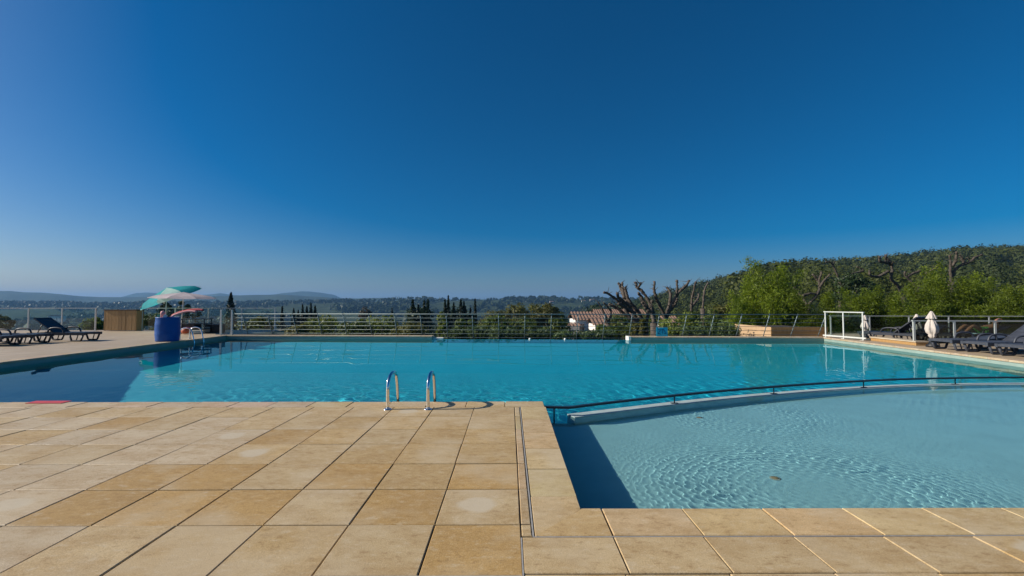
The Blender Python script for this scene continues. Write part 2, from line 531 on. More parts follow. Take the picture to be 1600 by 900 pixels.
# haze
hb = MB(); hb.box((-7700, -7700, -60), (7700, 7700, 170))
hm = bpy.data.materials.new('haze'); hm.use_nodes = True
ht = hm.node_tree; ht.nodes.remove(ht.nodes['Principled BSDF'])
pv = ht.nodes.new('ShaderNodeVolumePrincipled')
pv.inputs['Color'].default_value = (.25, .55, 1.0, 1)
pv.inputs['Density'].default_value = 1.3e-4
pv.inputs['Anisotropy'].default_value = 0.1
ht.links.new(pv.outputs[0], ht.nodes['Material Output'].inputs['Volume'])
tag(hb.build('haze', hm), 'thin blue summer haze over the valley', kind='stuff')

# ------------------------------------------------------------------ deck, copings, basin
TP, T0 = .505, .065                        # tile pitch and first joint left of the paddling pool
ROWS = [1.15, 1.65, 2.155, 2.65, 3.149, 3.643, 4.15, 4.634, 5.14, 5.62]
base = MB()
base.box((-13, -4, -5), (XK, YN, -.012))
base.box((XK, -4, -5), (14, YK, -.012))
deck = base.build('deck', M['mortar'])
tag(deck, 'stone paved pool terrace of beige and golden slabs', kind='structure')

GOLD, MID, PALE, GREY = (.50, .315, .115), (.55, .385, .18), (.575, .43, .235), (.585, .465, .305)
SPEC = {}                                   # slabs whose tone can be read in the photograph: pixel -> tone, patch


def spec(px, py, c, patch=0): SPEC[(px, py)] = (c, patch)


for a in ((715 + 30, 740, GOLD), (625, 785, GOLD), (740, 850, GOLD), (430, 850, MID), (240, 740, GOLD), (330, 740, GOLD), (120, 787, GOLD), (255, 787, GOLD), (380, 787, GOLD),
          (545, 740, GOLD), (440, 678, GOLD), (180, 660, GOLD), (610, 850, PALE), (500, 785, PALE), (435, 740, PALE, 0), (755, 785, PALE, 1), (325, 850, MID), (200, 850, PALE), (60, 850, GREY),
          (400, 706, MID, 1), (335, 680, GREY, 1), (590, 707, MID), (660, 740, MID), (660, 706, MID), (760, 706, MID), (560, 680, MID), (690, 678, MID), (620, 655, MID), (690, 655, MID), (770, 655, PALE),
          (770, 678, MID), (430, 655, PALE), (520, 655, PALE), (300, 706, GREY), (480, 706, PALE), (500, 680, MID), (130, 850, PALE)):
    spec(*a)
rng = random.Random(5)


def tone(x, y):
    best = None
    for (px, py), (c, pt) in SPEC.items():
        g = G(px, py)
        d = max(abs(g.x - x), abs(g.y - y))
        if d < .26 and (best is None or d < best[0]): best = (d, c, pt)
    if best: c, pt = best[1], best[2]
    else:
        k = rng.random()
        if x < -2.2: c = GREY if k < .62 else PALE if k < .9 else MID
        elif x > .2: c = PALE if k < .5 else MID
        else: c = PALE if k < .35 else MID if k < .8 else GOLD
        pt = 1 if rng.random() < .08 else 0
    j = rng.uniform(.92, 1.08)
    return (*[v * j for v in c], 0.0 if pt else 1.0)


def slab_mesh(name, poly, z1=0, h=.05, bev=.004):
    """a slab with a small chamfer round its top, poly counter-clockwise about its own centre"""
    n = len(poly)
    c = Vector((sum(p[0] for p in poly) / n, sum(p[1] for p in poly) / n))
    inn = []
    for p in poly:
        d = c - Vector(p)
        inn.append(Vector(p) + Vector((math.copysign(min(bev, abs(d.x)), d.x), math.copysign(min(bev, abs(d.y)), d.y))))
    b = MB()
    vs = [(p[0], p[1], -h) for p in poly] + [(p[0], p[1], -bev) for p in poly] + [(p[0], p[1], 0) for p in inn]
    fs = [tuple(range(2 * n, 3 * n))]
    for r in (0, n): fs += [(r + i, r + (i + 1) % n, r + n + (i + 1) % n, r + n + i) for i in range(n)]
    b.add(vs, fs)
    return b.mesh(name, M['stone'])


_sl = {}


def slab(name, x0, x1, y0, y1, gap=.0032, parent=None, col=None, flat=False):
    w_, d_ = round(x1 - x0 - 2 * gap, 3), round(y1 - y0 - 2 * gap - .005, 3)
    if (name, w_, d_) not in _sl:
        _sl[(name, w_, d_)] = slab_mesh(name, [(-w_ / 2, -d_ / 2), (w_ / 2, -d_ / 2), (w_ / 2, d_ / 2), (-w_ / 2, d_ / 2)])
    cx, cy = (x0 + x1) / 2, (y0 + y1) / 2
    o = place(name, _sl[(name, w_, d_)], parent or deck, (cx + rng.uniform(-.0018, .0018), cy + rng.uniform(-.0018, .0018), rng.uniform(-.0018, .0018)), (rng.uniform(-.0025, .0025), rng.uniform(-.0025, .0025), rng.uniform(-.002, .002)))
    o.color = col or tone(cx, cy)
    return o


for r in range(len(ROWS) - 1):
    for c in range(17):
        x1 = T0 - TP * c
        slab('paving_slab', x1 - TP, x1, ROWS[r], ROWS[r + 1])
# narrow filler strip beside the paddling pool's coping, and the slabs in front of it
slab('filler_slab', T0, .128, 2.515, ROWS[3], .004, col=(*PALE, 1))
for r in range(3, len(ROWS) - 1):
    slab('filler_slab', T0, .128, ROWS[r], ROWS[r + 1], .004, col=(*[v * rng.uniform(.9, 1.05) for v in PALE], 1))
FR = [1.15, 1.66, 2.172, 2.51]
for r in range(3):
    x = .583 if r == 2 else .56
    slab('paving_slab', T0 + .006, x, FR[r], FR[r + 1])
    for c in range(9):
        slab('paving_slab', x, x + .503, FR[r], FR[r + 1]); x += .503
# copings round the near edges
CW = .325
x = -1.5
xs = [T0 + .38 - .5025 * k for k in range(0, 25)]
for k in range(24):
    a, b = xs[k + 1], xs[k]
    if k == 0: b = XK - .003
    slab('coping_stone', a, b, 5.622, YN + .012, .0035, col=(*[v * rng.uniform(.94, 1.08) for v in (PALE if a > -3 else GREY)], 1))
ys = [2.84 + .0, 3.03, 3.527, 4.02, 4.52, 5.02, 5.52]
ysl = [3.03, 3.527, 4.02, 4.52, 5.02, 5.622]
WCOP = (.64, .47, .25)
for k in range(5):
    slab('coping_stone', .142, XK + .012, ysl[k], ysl[k + 1], .0035, col=(*[v * rng.uniform(.94, 1.06) for v in WCOP], 1))
cm = slab_mesh('coping_stone', [(-.155, -.35), (.155, -.02), (.155, .17), (-.155, .17)])
o = place('coping_stone', cm, deck, (.142 + .157, 2.855, .0)); o.color = (*WCOP, 1)
cm = slab_mesh('coping_stone', [(-.22, -.165), (.21, -.165), (.21, .165), (.095, .165)])
o = place('coping_stone', cm, deck, (.37, 2.685, .0005)); o.color = (.6, .42, .2, 1)
xs = [.585 + .51 * k for k in range(10)]
for k in range(9):
    slab('coping_stone', xs[k], xs[k + 1], 2.516, YK + .012, .0035, col=(*[v * rng.uniform(.94, 1.08) for v in WCOP], 1))
jb = MB()
jb.box((.130, 2.51, -.03), (.1385, 5.62, .001)); jb.box((.135, 2.504, -.03), (5, 2.5115, .0005)); jb.box((T0 - .002, 1.15, -.03), (T0 + .0055, 2.5, .0008)); jb.box((-9, 2.1525, -.03), (T0 - .01, 2.158, .0012))
jb.build('expansion_joint', M['joint'], deck)
# far terraces (left, right, behind)
far = MB()
LP = [(LX(5.92) - .3, 5.92), (LX(18.42) - .3, 18.44 + .3), (-11.3, 19.2), (-11.3, 22.2), (-40, 22.2), (-40, -4), (-13.0, -4), (-13.0, 5.92)]
far.prism(LP, -5, -.004)
RP = [(14.0, -4), (40, -4), (40, 20), (14.2, 20.0), (12.9, 17.6), (RX(17.0) + .3, 17.15), (RX(2.84) + .3, 2.84), (14.0, 2.84)]
far.prism(RP, -5, -.004)
ter = far.build('terrace', M['paving'])
tag(ter, 'pale stone terraces along the far sides of the pool', kind='structure')
# copings of the far edges, one stone after the other


def strip_stones(a, b, width, parent, side=1, n=None, over=.03, z0=-.05, z1=.0):
    a = Vector(a); b = Vector(b)
    d = (b - a); L = d.length; d.normalize()
    nrm = Vector((d.y, -d.x)) * side          # outward
    n = n or max(1, round(L / .5))
    for k in range(n):
        p0 = a + d * (L * k / n + .003); p1 = a + d * (L * (k + 1) / n - .003)
        q = [p0 - nrm * over, p1 - nrm * over, p1 + nrm * width, p0 + nrm * width]
        c = (p0 + p1) / 2
        loc = [(p.x - c.x, p.y - c.y) for p in q]
        if side < 0: loc = loc[::-1]
        me = slab_mesh('coping_stone', loc[::-1], h=z1 - z0, bev=.006)
        o = place('coping_stone', me, parent, (c.x, c.y, z1 + rng.uniform(-.001, .001)))
        o.color = (*[v * rng.uniform(.94, 1.08) for v in (.47, .39, .28)], 1)


strip_stones((LX(5.95), 5.95), CL, .3, ter, -1)
strip_stones((RX(2.86), 2.86), CR, .3, ter, 1)

basin = MB()
ywe = [5.85, 7.0, 10.8, 19]
zf = [ZW - 2.75, ZW - 2.75, ZW - 1.42, ZW - 1.42]
for k in range(3):
    basin.add([(-13, ywe[k], zf[k]), (14, ywe[k], zf[k]), (14, ywe[k + 1], zf[k + 1]), (-13, ywe[k + 1], zf[k + 1])], [(0, 1, 2, 3)])
bas = basin.build('pool_floor', M['liner_deep'])
tag(bas, 'turquoise floor of the big pool', kind='structure')
kid = MB()
kp = [(XK - .1, 2.7), (12.2, 2.7), (12.2, 7.93)] + [(x, y) for x, y in DIVC[::-1]] + [(XK - .1, 5.74)]
kid.prism(kp, -5, ZW - .33)
kf = kid.build('paddling_pool_floor', M['liner_kid'])
tag(kf, 'pale blue floor of the shallow paddling pool', kind='structure')


def wall_strip(mb, a, b, th, side, z0, z1):
    a = Vector(a); b = Vector(b); d = (b - a).normalized(); nrm = Vector((d.y, -d.x)) * side
    q = [a, b, b + nrm * th, a + nrm * th]
    if side > 0: q = q[::-1]
    mb.prism([(p.x, p.y) for p in q], z0, z1)


wl = MB()
wall_strip(wl, (LX(5.8), 5.8), (CL[0], CL[1] + .1), .25, -1, -3.6, -.052)
wall_strip(wl, (RX(2.7), 2.7), (CR[0], CR[1] + .1), .25, 1, -3.6, -.052)
wall_strip(wl, (CL[0] - .2, FY(CL[0] - .2)), (WX0, FY(WX0)), .5, -1, -4.5, -.045)
wall_strip(wl, (WX1, FY(WX1)), (CR[0] + .2, FY(CR[0] + .2)), .5, -1, -4.5, -.045)
wall_strip(wl, (-12.5, YN), (XK, YN), .2, 1, -3.6, -.052)
wall_strip(wl, (XK, 2.85), (XK, 5.93), .2, -1, -3.6, -.0525)
wall_strip(wl, (XK - .1, YK), (12, YK), .2, 1, -3.6, -.053)
wob = wl.build('pool_wall', M['band'])
tag(wob, 'blue green inner walls round the pools', kind='structure')
wr = MB()
wall_strip(wr, (WX0 + .002, FY(WX0)), (WX1 - .002, FY(WX1)), .22, -1, -4.5, ZW - .012)
weir = wr.build('weir', M['liner_deep'])
tag(weir, 'overflow edge of the pool', kind='structure')
strip_stones((CL[0] - .15, FY(CL[0] - .15)), (WX0, FY(WX0)), .42, wob, -1, z0=-.043)
strip_stones((WX1, FY(WX1)), (CR[0] + .15, FY(CR[0] + .15)), .42, wob, -1, z0=-.043)
eb = MB()
eb.box((WX1 - .10, FY(WX1) - .05, -.30), (WX1 - .004, FY(WX1) + .42, .004)); eb.box((WX0 + .004, FY(WX0) + .1, -.30), (WX0 + .42, FY(WX0) + .45, -.085))
eb.build('end_block', M['white_wall'], wob)
for o in (bas, kf, wob, weir): o.cycles.is_caustics_receiver = True

# ------------------------------------------------------------------ water
def water():
    xs = np.concatenate([np.arange(-12.0, -8, .06), np.arange(-8, .3, .032), np.arange(.3, 4.6, .0095), np.arange(4.6, 8.2, .02), np.arange(8.2, 12.6, .06)])
    ys = np.concatenate([np.arange(2.75, 5.0, .0095), np.arange(5.0, 6.6, .015), np.arange(6.6, 8.2, .024), np.arange(8.2, 10, .05), np.arange(10, 18.3, .1)])
    X, Y = np.meshgrid(xs, ys)
    r = np.random.RandomState(3)
    Z = np.zeros_like(X)
    # gentle long swell everywhere
    for k in range(10):
        a = r.uniform(-.5, .5) + (math.pi / 2 if k % 2 else 0); lam = r.uniform(.5, 1.6)
        Z += .00022 * lam * np.sin((X * np.cos(a) + Y * np.sin(a)) * 2 * math.pi / lam + r.uniform(0, 7))
    Z *= np.interp(Y, [2.8, 8, 12, 18], [.9, 1.0, .7, .25])
    chop = np.zeros_like(X)
    for k in range(26):
        a = r.uniform(0, math.pi); lam = r.uniform(.05, .12)
        chop += lam * np.sin((X * np.cos(a) + Y * np.sin(a)) * 2 * math.pi / lam + r.uniform(0, 7))
    chop /= 26 ** .5
    chop2 = np.zeros_like(X)
    for k in range(22):
        a = r.uniform(0, math.pi); lam = r.uniform(.13, .34)
        chop2 += lam * np.sin((X * np.cos(a) + Y * np.sin(a)) * 2 * math.pi / lam + r.uniform(0, 7))
    chop2 /= 22 ** .5
    env = np.zeros_like(X)
    ring = np.zeros_like(X)
    kidm = (X > .4) & (Y < np.interp(X, [p[0] for p in DIVC], [p[1] for p in DIVC]))
    for (cx, cy, ra, s, lam) in ((2.25, 3.72, 1.25, 1.0, .058), (2.9, 6.0, 1.0, .8, .085), (6.7, 6.3, 1.1, .7, .09)):
        rr = np.hypot((X - cx) * .8, Y - cy)
        ringm = np.exp(-((rr - ra * .62) / (ra * .34)) ** 2) + .35 * np.exp(-((rr - ra * 1.3) / (ra * .6)) ** 2)
        inner = np.exp(-((rr - ra * .58) / (ra * .3)) ** 2)
        ph = np.sin(5 * np.arctan2(Y - cy, X - cx)) * .5
        ring += s * ringm * lam * np.sin(rr * 2 * math.pi / lam + ph + chop * 16)
        env += s * inner
    Z += kidm * (ring * .0030 + env * chop * .0038 + .0005 * chop)
    # light chop on the near side of the big pool
    for (cx, cy, sx, sy, s) in ((-1.9, 6.8, 1.9, 1.0, .9), (.8, 6.5, 1.2, .9, 1.1), (-4, 7.6, 4, 1.6, .35), (4, 8.5, 4, 1.5, .3), (9.5, 11, 2.2, 1.6, .35)):
        Z += (~kidm) * s * np.exp(-((X - cx) / sx) ** 2 - ((Y - cy) / sy) ** 2) * chop2 * .014
    Z += ZW
    inside = (Y > YK - .1) & (X > np.vectorize(LX)(Y) - .12) & (X < np.vectorize(RX)(Y) + .12) & (Y < FY(X) + .16) & ((X > XK - .08) | (Y > YN - .1))
    ny, nx = X.shape
    i = np.arange(ny - 1)[:, None] * nx; j = np.arange(nx - 1)[None, :]
    q = np.stack([i + j, i + j + 1, i + nx + j + 1, i + nx + j], -1)
    ok = inside[:-1, :-1] & inside[1:, :-1] & inside[:-1, 1:] & inside[1:, 1:]
    q = q[ok]
    used = np.unique(q); remap = np.full(nx * ny, -1); remap[used] = np.arange(len(used))
    q = remap[q]
    vs = np.stack([X, Y, Z], -1).reshape(-1, 3)[used]
    me = bpy.data.meshes.new('water')
    me.vertices.add(len(vs)); me.vertices.foreach_set('co', vs.ravel())
    me.loops.add(len(q) * 4); me.loops.foreach_set('vertex_index', q.ravel())
    me.polygons.add(len(q)); me.polygons.foreach_set('loop_start', np.arange(len(q)) * 4)
    me.polygons.foreach_set('use_smooth', np.ones(len(q), bool))
    me.update(calc_edges=True); me.validate()
    me.materials.append(M['water'])
    o = place('water', me)
    tag(o, 'clear turquoise pool water, rippled in the paddling pool', kind='structure')
    o.cycles.is_caustics_caster = True


water()

# divider wall and its rail
dw = MB()
L_, R_ = [], []
for k, (x, y) in enumerate(DIVC):
    a = Vector(DIVC[max(k - 1, 0)]); b = Vector(DIVC[min(k + 1, len(DIVC) - 1)])
    d = (b - a).normalized(); n = Vector((-d.y, d.x))
    L_.append((x + n.x * .10, y + n.y * .10)); R_.append((x - n.x * .08, y - n.y * .08))
n = len(L_)
vs = [(*p, -3.5) for p in R_] + [(*p, -3.5) for p in L_] + [(*p, -.133) for p in R_] + [(*p, -.133) for p in L_]
fs = []
for k in range(n - 1):
    fs += [(2 * n + k, 2 * n + k + 1, 3 * n + k + 1, 3 * n + k), (k, k + 1, 2 * n + k + 1, 2 * n + k), (n + k + 1, n + k, 3 * n + k, 3 * n + k + 1)]
fs += [(n, 0, 2 * n, 3 * n), (n - 1, 2 * n - 1, 4 * n - 1, 3 * n - 1)]
dw.add(vs, fs)
dwall = dw.build('dividing_wall', simple('grey_blue_concrete', (.38, .46, .45), .7, var=.15, scale=6))
tag(dwall, 'low curved wall between the big pool and the paddling pool', 'wall')
dwall.cycles.is_caustics_receiver = True
hr = thing('handrail', 'long dark low rail following the curved wall across the water', 'handrail', (XK, 5.73, 0))
rb = MB()
rp = [Vector((XK - .01, 5.745, -.03)), Vector((.62, 5.72, -.03)), Vector((.77, 5.70, -.028))] + [Vector((x, y, -.02)) for x, y in DIVC[3:]]
for k in range(len(rp) - 1):
    pass
vs = []; fs = []
for k, p in enumerate(rp):
    d = (rp[min(k + 1, len(rp) - 1)] - rp[max(k - 1, 0)]).normalized(); n = Vector((-d.y, d.x, 0))
    for (s, h) in ((-.025, -.013), (.025, -.013), (.025, .013), (-.025, .013)): vs.append(p + n * s + Vector((0, 0, h)) - Vector((XK, 5.73, 0)))
for k in range(len(rp) - 1):
    for q in range(4): fs.append((4 * k + q, 4 * k + (q + 1) % 4, 4 * k + 4 + (q + 1) % 4, 4 * k + 4 + q)[::-1])
fs += [(0, 1, 2, 3), tuple(4 * len(rp) - 4 + q for q in (3, 2, 1, 0))]
rb.add(vs, fs); rb.build('rail', M['dark_metal'], hr)
for (x, zb) in ((.575, -.5), (2.38, -.133), (4.22, -.133), (6.08, -.133), (7.95, -.133), (9.8, -.133)):
    y = 5.72 if x < .7 else float(np.interp(x, [p[0] for p in DIVC], [p[1] for p in DIVC]))
    pb = MB(); pb.tube([(0, 0, zb), (0, 0, -.03)], .009, 6)
    pb.box((-.05, -.025, zb), (.05, .025, zb + .008))
    pb.build('post', M['dark_metal'], hr, (x - XK, y - 5.73, 0))

# ------------------------------------------------------------------ pool ladders
def ladder(label, loc, rz, depth=.53):
    t = thing('pool_ladder', label, 'pool ladder', loc, rz, 'pool ladders')
    for s in (-.248, .248):                 # local +Y runs into the water
        b = MB()
        pts = [(s, 0, 0), (s, 0, .16), (s, .0, .26)] + [(s, .215 - .215 * math.cos(a), .27 + .15 * math.sin(a)) for a in np.radians([25, 50, 75, 100, 125, 145])]
        pts += [(s, .455, .20), (s, .50, 0), (s, .535, -.2), (s, .54, -1.25)]
        b.tube(smooth_path(pts, 3), .0215, 12)
        o = b.build('rail', M['chrome'], t); o.cycles.is_caustics_receiver = True
        f = MB(); f.lathe([(.052, 0), (.052, .006), (.035, .014), (.024, .018)], 20, (s, 0, 0))
        f.build('flange', M['chrome'], t)
    for k in range(4):
        b = MB(); b.box((-.248, .50, -.36 - .26 * k), (.248, .58, -.335 - .26 * k)); o = b.build('step', M['steel'], t); o.cycles.is_caustics_receiver = True
    return t


g0, g1 = G(608, 638), G(670, 638)
ladder('shiny chrome ladder handrails on the near edge beside the stone slabs', ((g0.x + g1.x) / 2, 5.487, 0), 0)
ladder('steel ladder at the left edge of the pool beside the blue drum', (LX(16.5) - .42, 16.55, 0), -math.pi / 2)

# ------------------------------------------------------------------ railing behind the far edge
def railing():
    t = thing('steel_railing', 'long stainless railing of seven rails leaning over the far pool edge', 'railing', (0, 18.3, 0))
    off = Vector((0, 18.3, 0))

    def pt(x, u):                           # u 0 base .. 1 top
        yb = FY(x) + 1.05
        return Vector((x, yb - .72 * u, -.42 + 1.32 * u)) - off
    xa, xb = -11.35, 12.6
    X = -11.52
    x = xa
    base_m = None
    k = 0
    while x < xb + .2:
        b = MB()
        p0, p1 = pt(x, 0), pt(x, 1)
        b.tube([Vector((0, 0, 0)), p1 - p0], .016, 6)
        b.box((-.05, -.05, -.01), (.05, .05, .012))
        b.build('post', M['steel'], t, p0)
        x += 1.09; k += 1
    for q in range(7):
        u = .985 - q * .127
        b = MB()
        a, c = pt(xa - .3, u), pt(xb + .1, u)
        b.tube([Vector((0, 0, 0)), c - a], .017 if q == 0 else .0085, 6)
        b.build('rail', M['steel'], t, a)
    # the walkway it stands on
    wk = MB(); wk.prism([(-12.4, FY(-12.4) + .55), (13.2, FY(13.2) + .55), (13.2, FY(13.2) + 1.7), (-12.4, FY(-12.4) + 1.7)], -5, -.43)
    tag(wk.build('walkway', M['mortar']), 'narrow walkway below the far railing', kind='structure')


railing()

# ------------------------------------------------------------------ glass fences
def glass_fence(label, a, b, n, top, glass, post_mat, zb=0, rail_r=.022, post_w=.03, name='glass_fence', group=None):
    a = Vector((*a, zb)); b = Vector((*b, zb))
    d = b - a; L = d.length; ang = math.atan2(d.y, d.x)
    t = thing(name, label, 'fence', a, ang, group)
    pm = MB(); pm.box((-post_w, -post_w * .7, 0), (post_w, post_w * .7, top - .02)); pm.box((-.06, -.06, 0), (.06, .06, .012)); pm = pm.mesh('post', post_mat)
    gl = MB(); gl.box((.045, -.005, .05), (L / n - .045, .005, top - .06)); gl = gl.mesh('pane', glass)
    for k in range(n + 1): place('post', pm, t, (L * k / n, 0, 0))
    for k in range(n): place('pane', gl, t, (L * k / n, 0, 0))
    r = MB(); r.box((-.05, -rail_r * 1.3, top - rail_r), (L + .05, rail_r * 1.3, top + rail_r * .6)); r.build('rail', post_mat, t)
    return t


YF = 21.7
glass_fence('white glass fence at the left end of the terrace before the valley', (-28.4, YF), (-20.25, YF), 5, 1.10, M['glass'], M['white_metal'], rail_r=.018)
glass_fence('white glass fence between the wooden screen and the corner of the terrace', (-18.0, YF), (-11.5, YF), 4, 1.10, M['glass'], M['white_metal'], rail_r=.018)
tp = thing('gate_post', 'taller white post with the glass corner panel where the railing starts', 'post', (G(345, 523.5).x, G(345, 523.5).y, 0))
b = MB(); b.box((-.035, -.03, 0), (.035, .03, 1.06)); b.build('post', M['white_metal'], tp)
b = MB(); b.box((.42, -.03, 0), (.48, .03, 1.06)); b.build('post', M['white_metal'], tp)
b = MB(); b.box((.036, -.004, .06), (.419, .004, 1.0)); b.build('pane', M['glass'], tp)
# white wind screen at the right far corner
a, b_ = G(1288, 527), G(1348, 531.7)
ws = glass_fence('tall white framed glass wind screen on the right pool edge', (a.x + .06, a.y), (b_.x + .02, b_.y), 2, 1.0, M['glass'], M['white_metal'], rail_r=.022, post_w=.02)
d = (b_ - a); L = d.length
k = MB(); k.box((-.1, -.03, .05), (L + .1, .03, .10)); k.build('bottom_rail', M['white_metal'], ws)
glass_fence('low fence of dark glass behind the closed parasol on the right terrace', (12.85, 13.95), (21.2, 13.3), 7, .77, M['dark_glass'], M['grey_metal'], rail_r=.02)
glass_fence('second low glass fence further back on the right terrace below the bamboo', (13.6, 18.6), (26, 17.6), 8, .80, M['dark_glass'], M['grey_metal'], rail_r=.016, post_w=.022)

# wooden screen (left), planter (right), kerb (right)
sx0, sx1, sy = D(167, 500, 21.45).x, D(214, 500, 21.45).x, 21.35
t = thing('wooden_screen', 'brown wooden screen standing in the gap of the glass fence', 'screen', (sx0, sy, 0))
W_ = sx1 - sx0; nb = 9
pk = MB(); pk.box((.004, 0, .03), (W_ / nb - .004, .035, .98)); pk = pk.mesh('plank', M['wood'])
for k in range(nb): place('plank', pk, t, (W_ * k / nb, rng.uniform(-.004, .004), 0))
sd = MB(); sd.box((W_ + .004, 0, .02), (W_ + .05, .4, .98)); sd.box((-.05, 0, .02), (-.004, .4, .98)); sd.box((-.05, .404, .02), (W_ + .05, .44, .98)); sd.build('side_board', M['wood'], t)
tpb = MB(); tpb.box((-.07, -.03, .984), (W_ + .07, .46, 1.03)); tpb.build('top', simple('dark_timber', (.06, .035, .015), .6), t)

px0, px1, py0, py1 = 11.42, 13.9, 19.2, 22.3
t = thing('planter', 'long wooden planter whose left side is sunlit behind the right railing', 'planter', (px0, py0, 0))
nb = 6
for k in range(nb):
    z0, z1 = -1.0 + k * .217, -1.0 + (k + 1) * .217 - .012
    q = MB(); q.box((0, 0.032, z0), (.03, py1 - py0, z1)); q.build('plank', M['lit_timber'], t, (rng.uniform(-.002, .002), 0, 0))  # side facing the sun: its brightness is painted in with the lighter timber
    q = MB(); q.box((0, 0, z0), (px1 - px0, .03, z1)); q.build('plank', M['wood'], t, (0, rng.uniform(-.002, .002), 0))
q = MB(); q.box((.04, .04, -1), (px1 - px0 - .03, py1 - py0, .22)); q.build('soil', M['mortar'], t)
ka, kb = G(1354, 532), G(1424, 540)
t = thing('kerb', 'low wooden step with a pale top beside the right pool edge', 'kerb', (ka.x + .15, ka.y, 0), math.atan2(kb.y - ka.y, kb.x - ka.x))
L = (kb - ka).length
q = MB(); q.box((0, 0, 0), (L, .35, .10)); q.build('riser', M['wood'], t)
q = MB(); q.box((-.02, -.03, .102), (L + .02, .38, .14)); q.build('top', M['coping_far'], t)


# ------------------------------------------------------------------ loungers
def lounger_parts(root, back=0.0, mat=None):
    """foot at the origin, head towards -X, bed 0.66 wide"""
    mat = mat or M['plastic']
    fr = MB()
    for s in (-.31, .31):
        fr.box((-1.95, s - .035, .215), (0, s + .035, .305))
    fr.box((-.06, -.28, .24), (0, .28, .30)); fr.box((-1.95, -.28, .24), (-1.9, .28, .29)); fr.box((-1.14, -.28, .225), (-1.08, .28, .27))
    fr.build('frame', mat, root)
    for k in range(7):
        b = MB(); b.box((-.065 - .145 * (k + 1) + .014, -.285, .285), (-.065 - .145 * k, .285, .312)); b.build('slat', mat, root)
    bk = place('backrest', None, root, (-1.10, 0, .29), (0, back, 0))
    b = MB(); b.box((-.86, -.29, 0), (-.82, .29, .035)); b.box((-.86, -.29, 0), (0, -.25, .035)); b.box((-.86, .25, 0), (0, .29, .035))
    for k in range(6): b.box((-.82 + .137 * k + .006, -.25, .008), (-.82 + .137 * (k + 1) - .006, .25, .03))
    bk.data = None
    me = b.mesh('backrest', mat)
    COL.objects.unlink(bk); bpy.data.objects.remove(bk)
    bk = place('backrest', me, root, (-1.10, 0, .29), (0, back, 0))
    if back > .2:
        for s in (-.22, .22):
            pr = MB(); pr.tube([(-1.10 - .55 * math.cos(back), s, .29 + .55 * math.sin(back)), (-1.72, s, .27)], .014, 6)
            pr.build('prop', mat, root)
    for s in (-.31, .31):
        for x0 in (-.12, -1.36):
            b = MB()
            b.tube([(x0 + .06, s, .25), (x0 - .02, s, .03), (x0 - .06, s, .018), (x0 - .30, s, .018), (x0 - .34, s, .03), (x0 - .42, s, .25)], .03, 6)
            b.tube([(x0 - .18, s, .02), (x0 - .12, s, .25)], .016, 6)
            b.build('leg', mat, root)
        b = MB()
        b.tube(smooth_path([(-.72, s, .29), (-.78, s, .42), (-.92, s, .47), (-1.12, s, .47), (-1.24, s, .42), (-1.28, s, .30)], 4), .026, 6)
        b.build('armrest', mat, root)


def lounger(label, x, y, rz, back, group, mat=None):
    t = thing('sun_lounger', label, 'sun lounger', (x, y, 0), rz, group)
    lounger_parts(t, back, mat)
    return t


gl, gr = 'loungers on the left terrace', 'loungers on the right terrace'
lounger('black lounger with its backrest raised, on the left terrace', -14.75, 15.75, .02, .62, gl)
lounger('flat black lounger right beside the one with the raised back', -15.45, 14.75, .02, 0, gl)
lounger('black lounger cut off by the left border of the picture', -15.55, 13.95, .02, 0, gl)
PG = M['plastic_grey']
lounger('dark grey lounger with its low end nearest the closed parasol, beside the right pool edge', 12.2, 12.45, math.pi, .12, gr, PG)
lounger('dark grey lounger with raised grey backrest at the right border', 12.28, 11.62, math.pi, .60, gr, PG)
lounger('lounger nearest the camera, cut off at the right border', 12.25, 10.75, math.pi, .1, gr, PG)
lounger('dark lounger just behind the closed parasol and the glass fence', 13.2, 14.75, math.pi + .35, .3, gr)
lounger('dark lounger behind the glass, right of the closed parasol', 14.35, 14.7, math.pi + .3, .25, gr)
lf = lounger('lounger behind the dark glass on which the person in green shorts lies', 14.9, 14.75, math.pi + .12, .28, gr)
lounger('dark lounger with raised back behind the glass, next to the white wind screen', 13.1, 16.3, math.pi / 2 + .4, .7, gr)

# ------------------------------------------------------------------ drum, floats, parasols, ladder-side clutter
dc = Vector((-12.02, 15.6, 0)); 
t = thing('drum', 'blue plastic drum full of swim floats at the left pool edge', 'drum', dc)
b = MB()
b.lathe([(.33, .0), (.345, .02), (.348, .1), (.362, .22), (.366, .25), (.362, .28), (.367, .42), (.362, .55), (.366, .58), (.362, .61), (.35, .73), (.346, .80), (.352, .815), (.352, .84), (.33, .84), (.325, .70)], 32)
b.build('body', M['drum'], t)


def noodle(label, pts, r, m):
    p0 = Vector(pts[0]); b = MB(); b.tube([p - p0 for p in smooth_path(pts, 6)], r, 10)
    o = b.build('pool_noodle', m, None, p0); tag(o, label, 'pool noodle', 'pool noodles in the drum')


def inD(x, z, y=0): return dc + Vector((x, y, z))


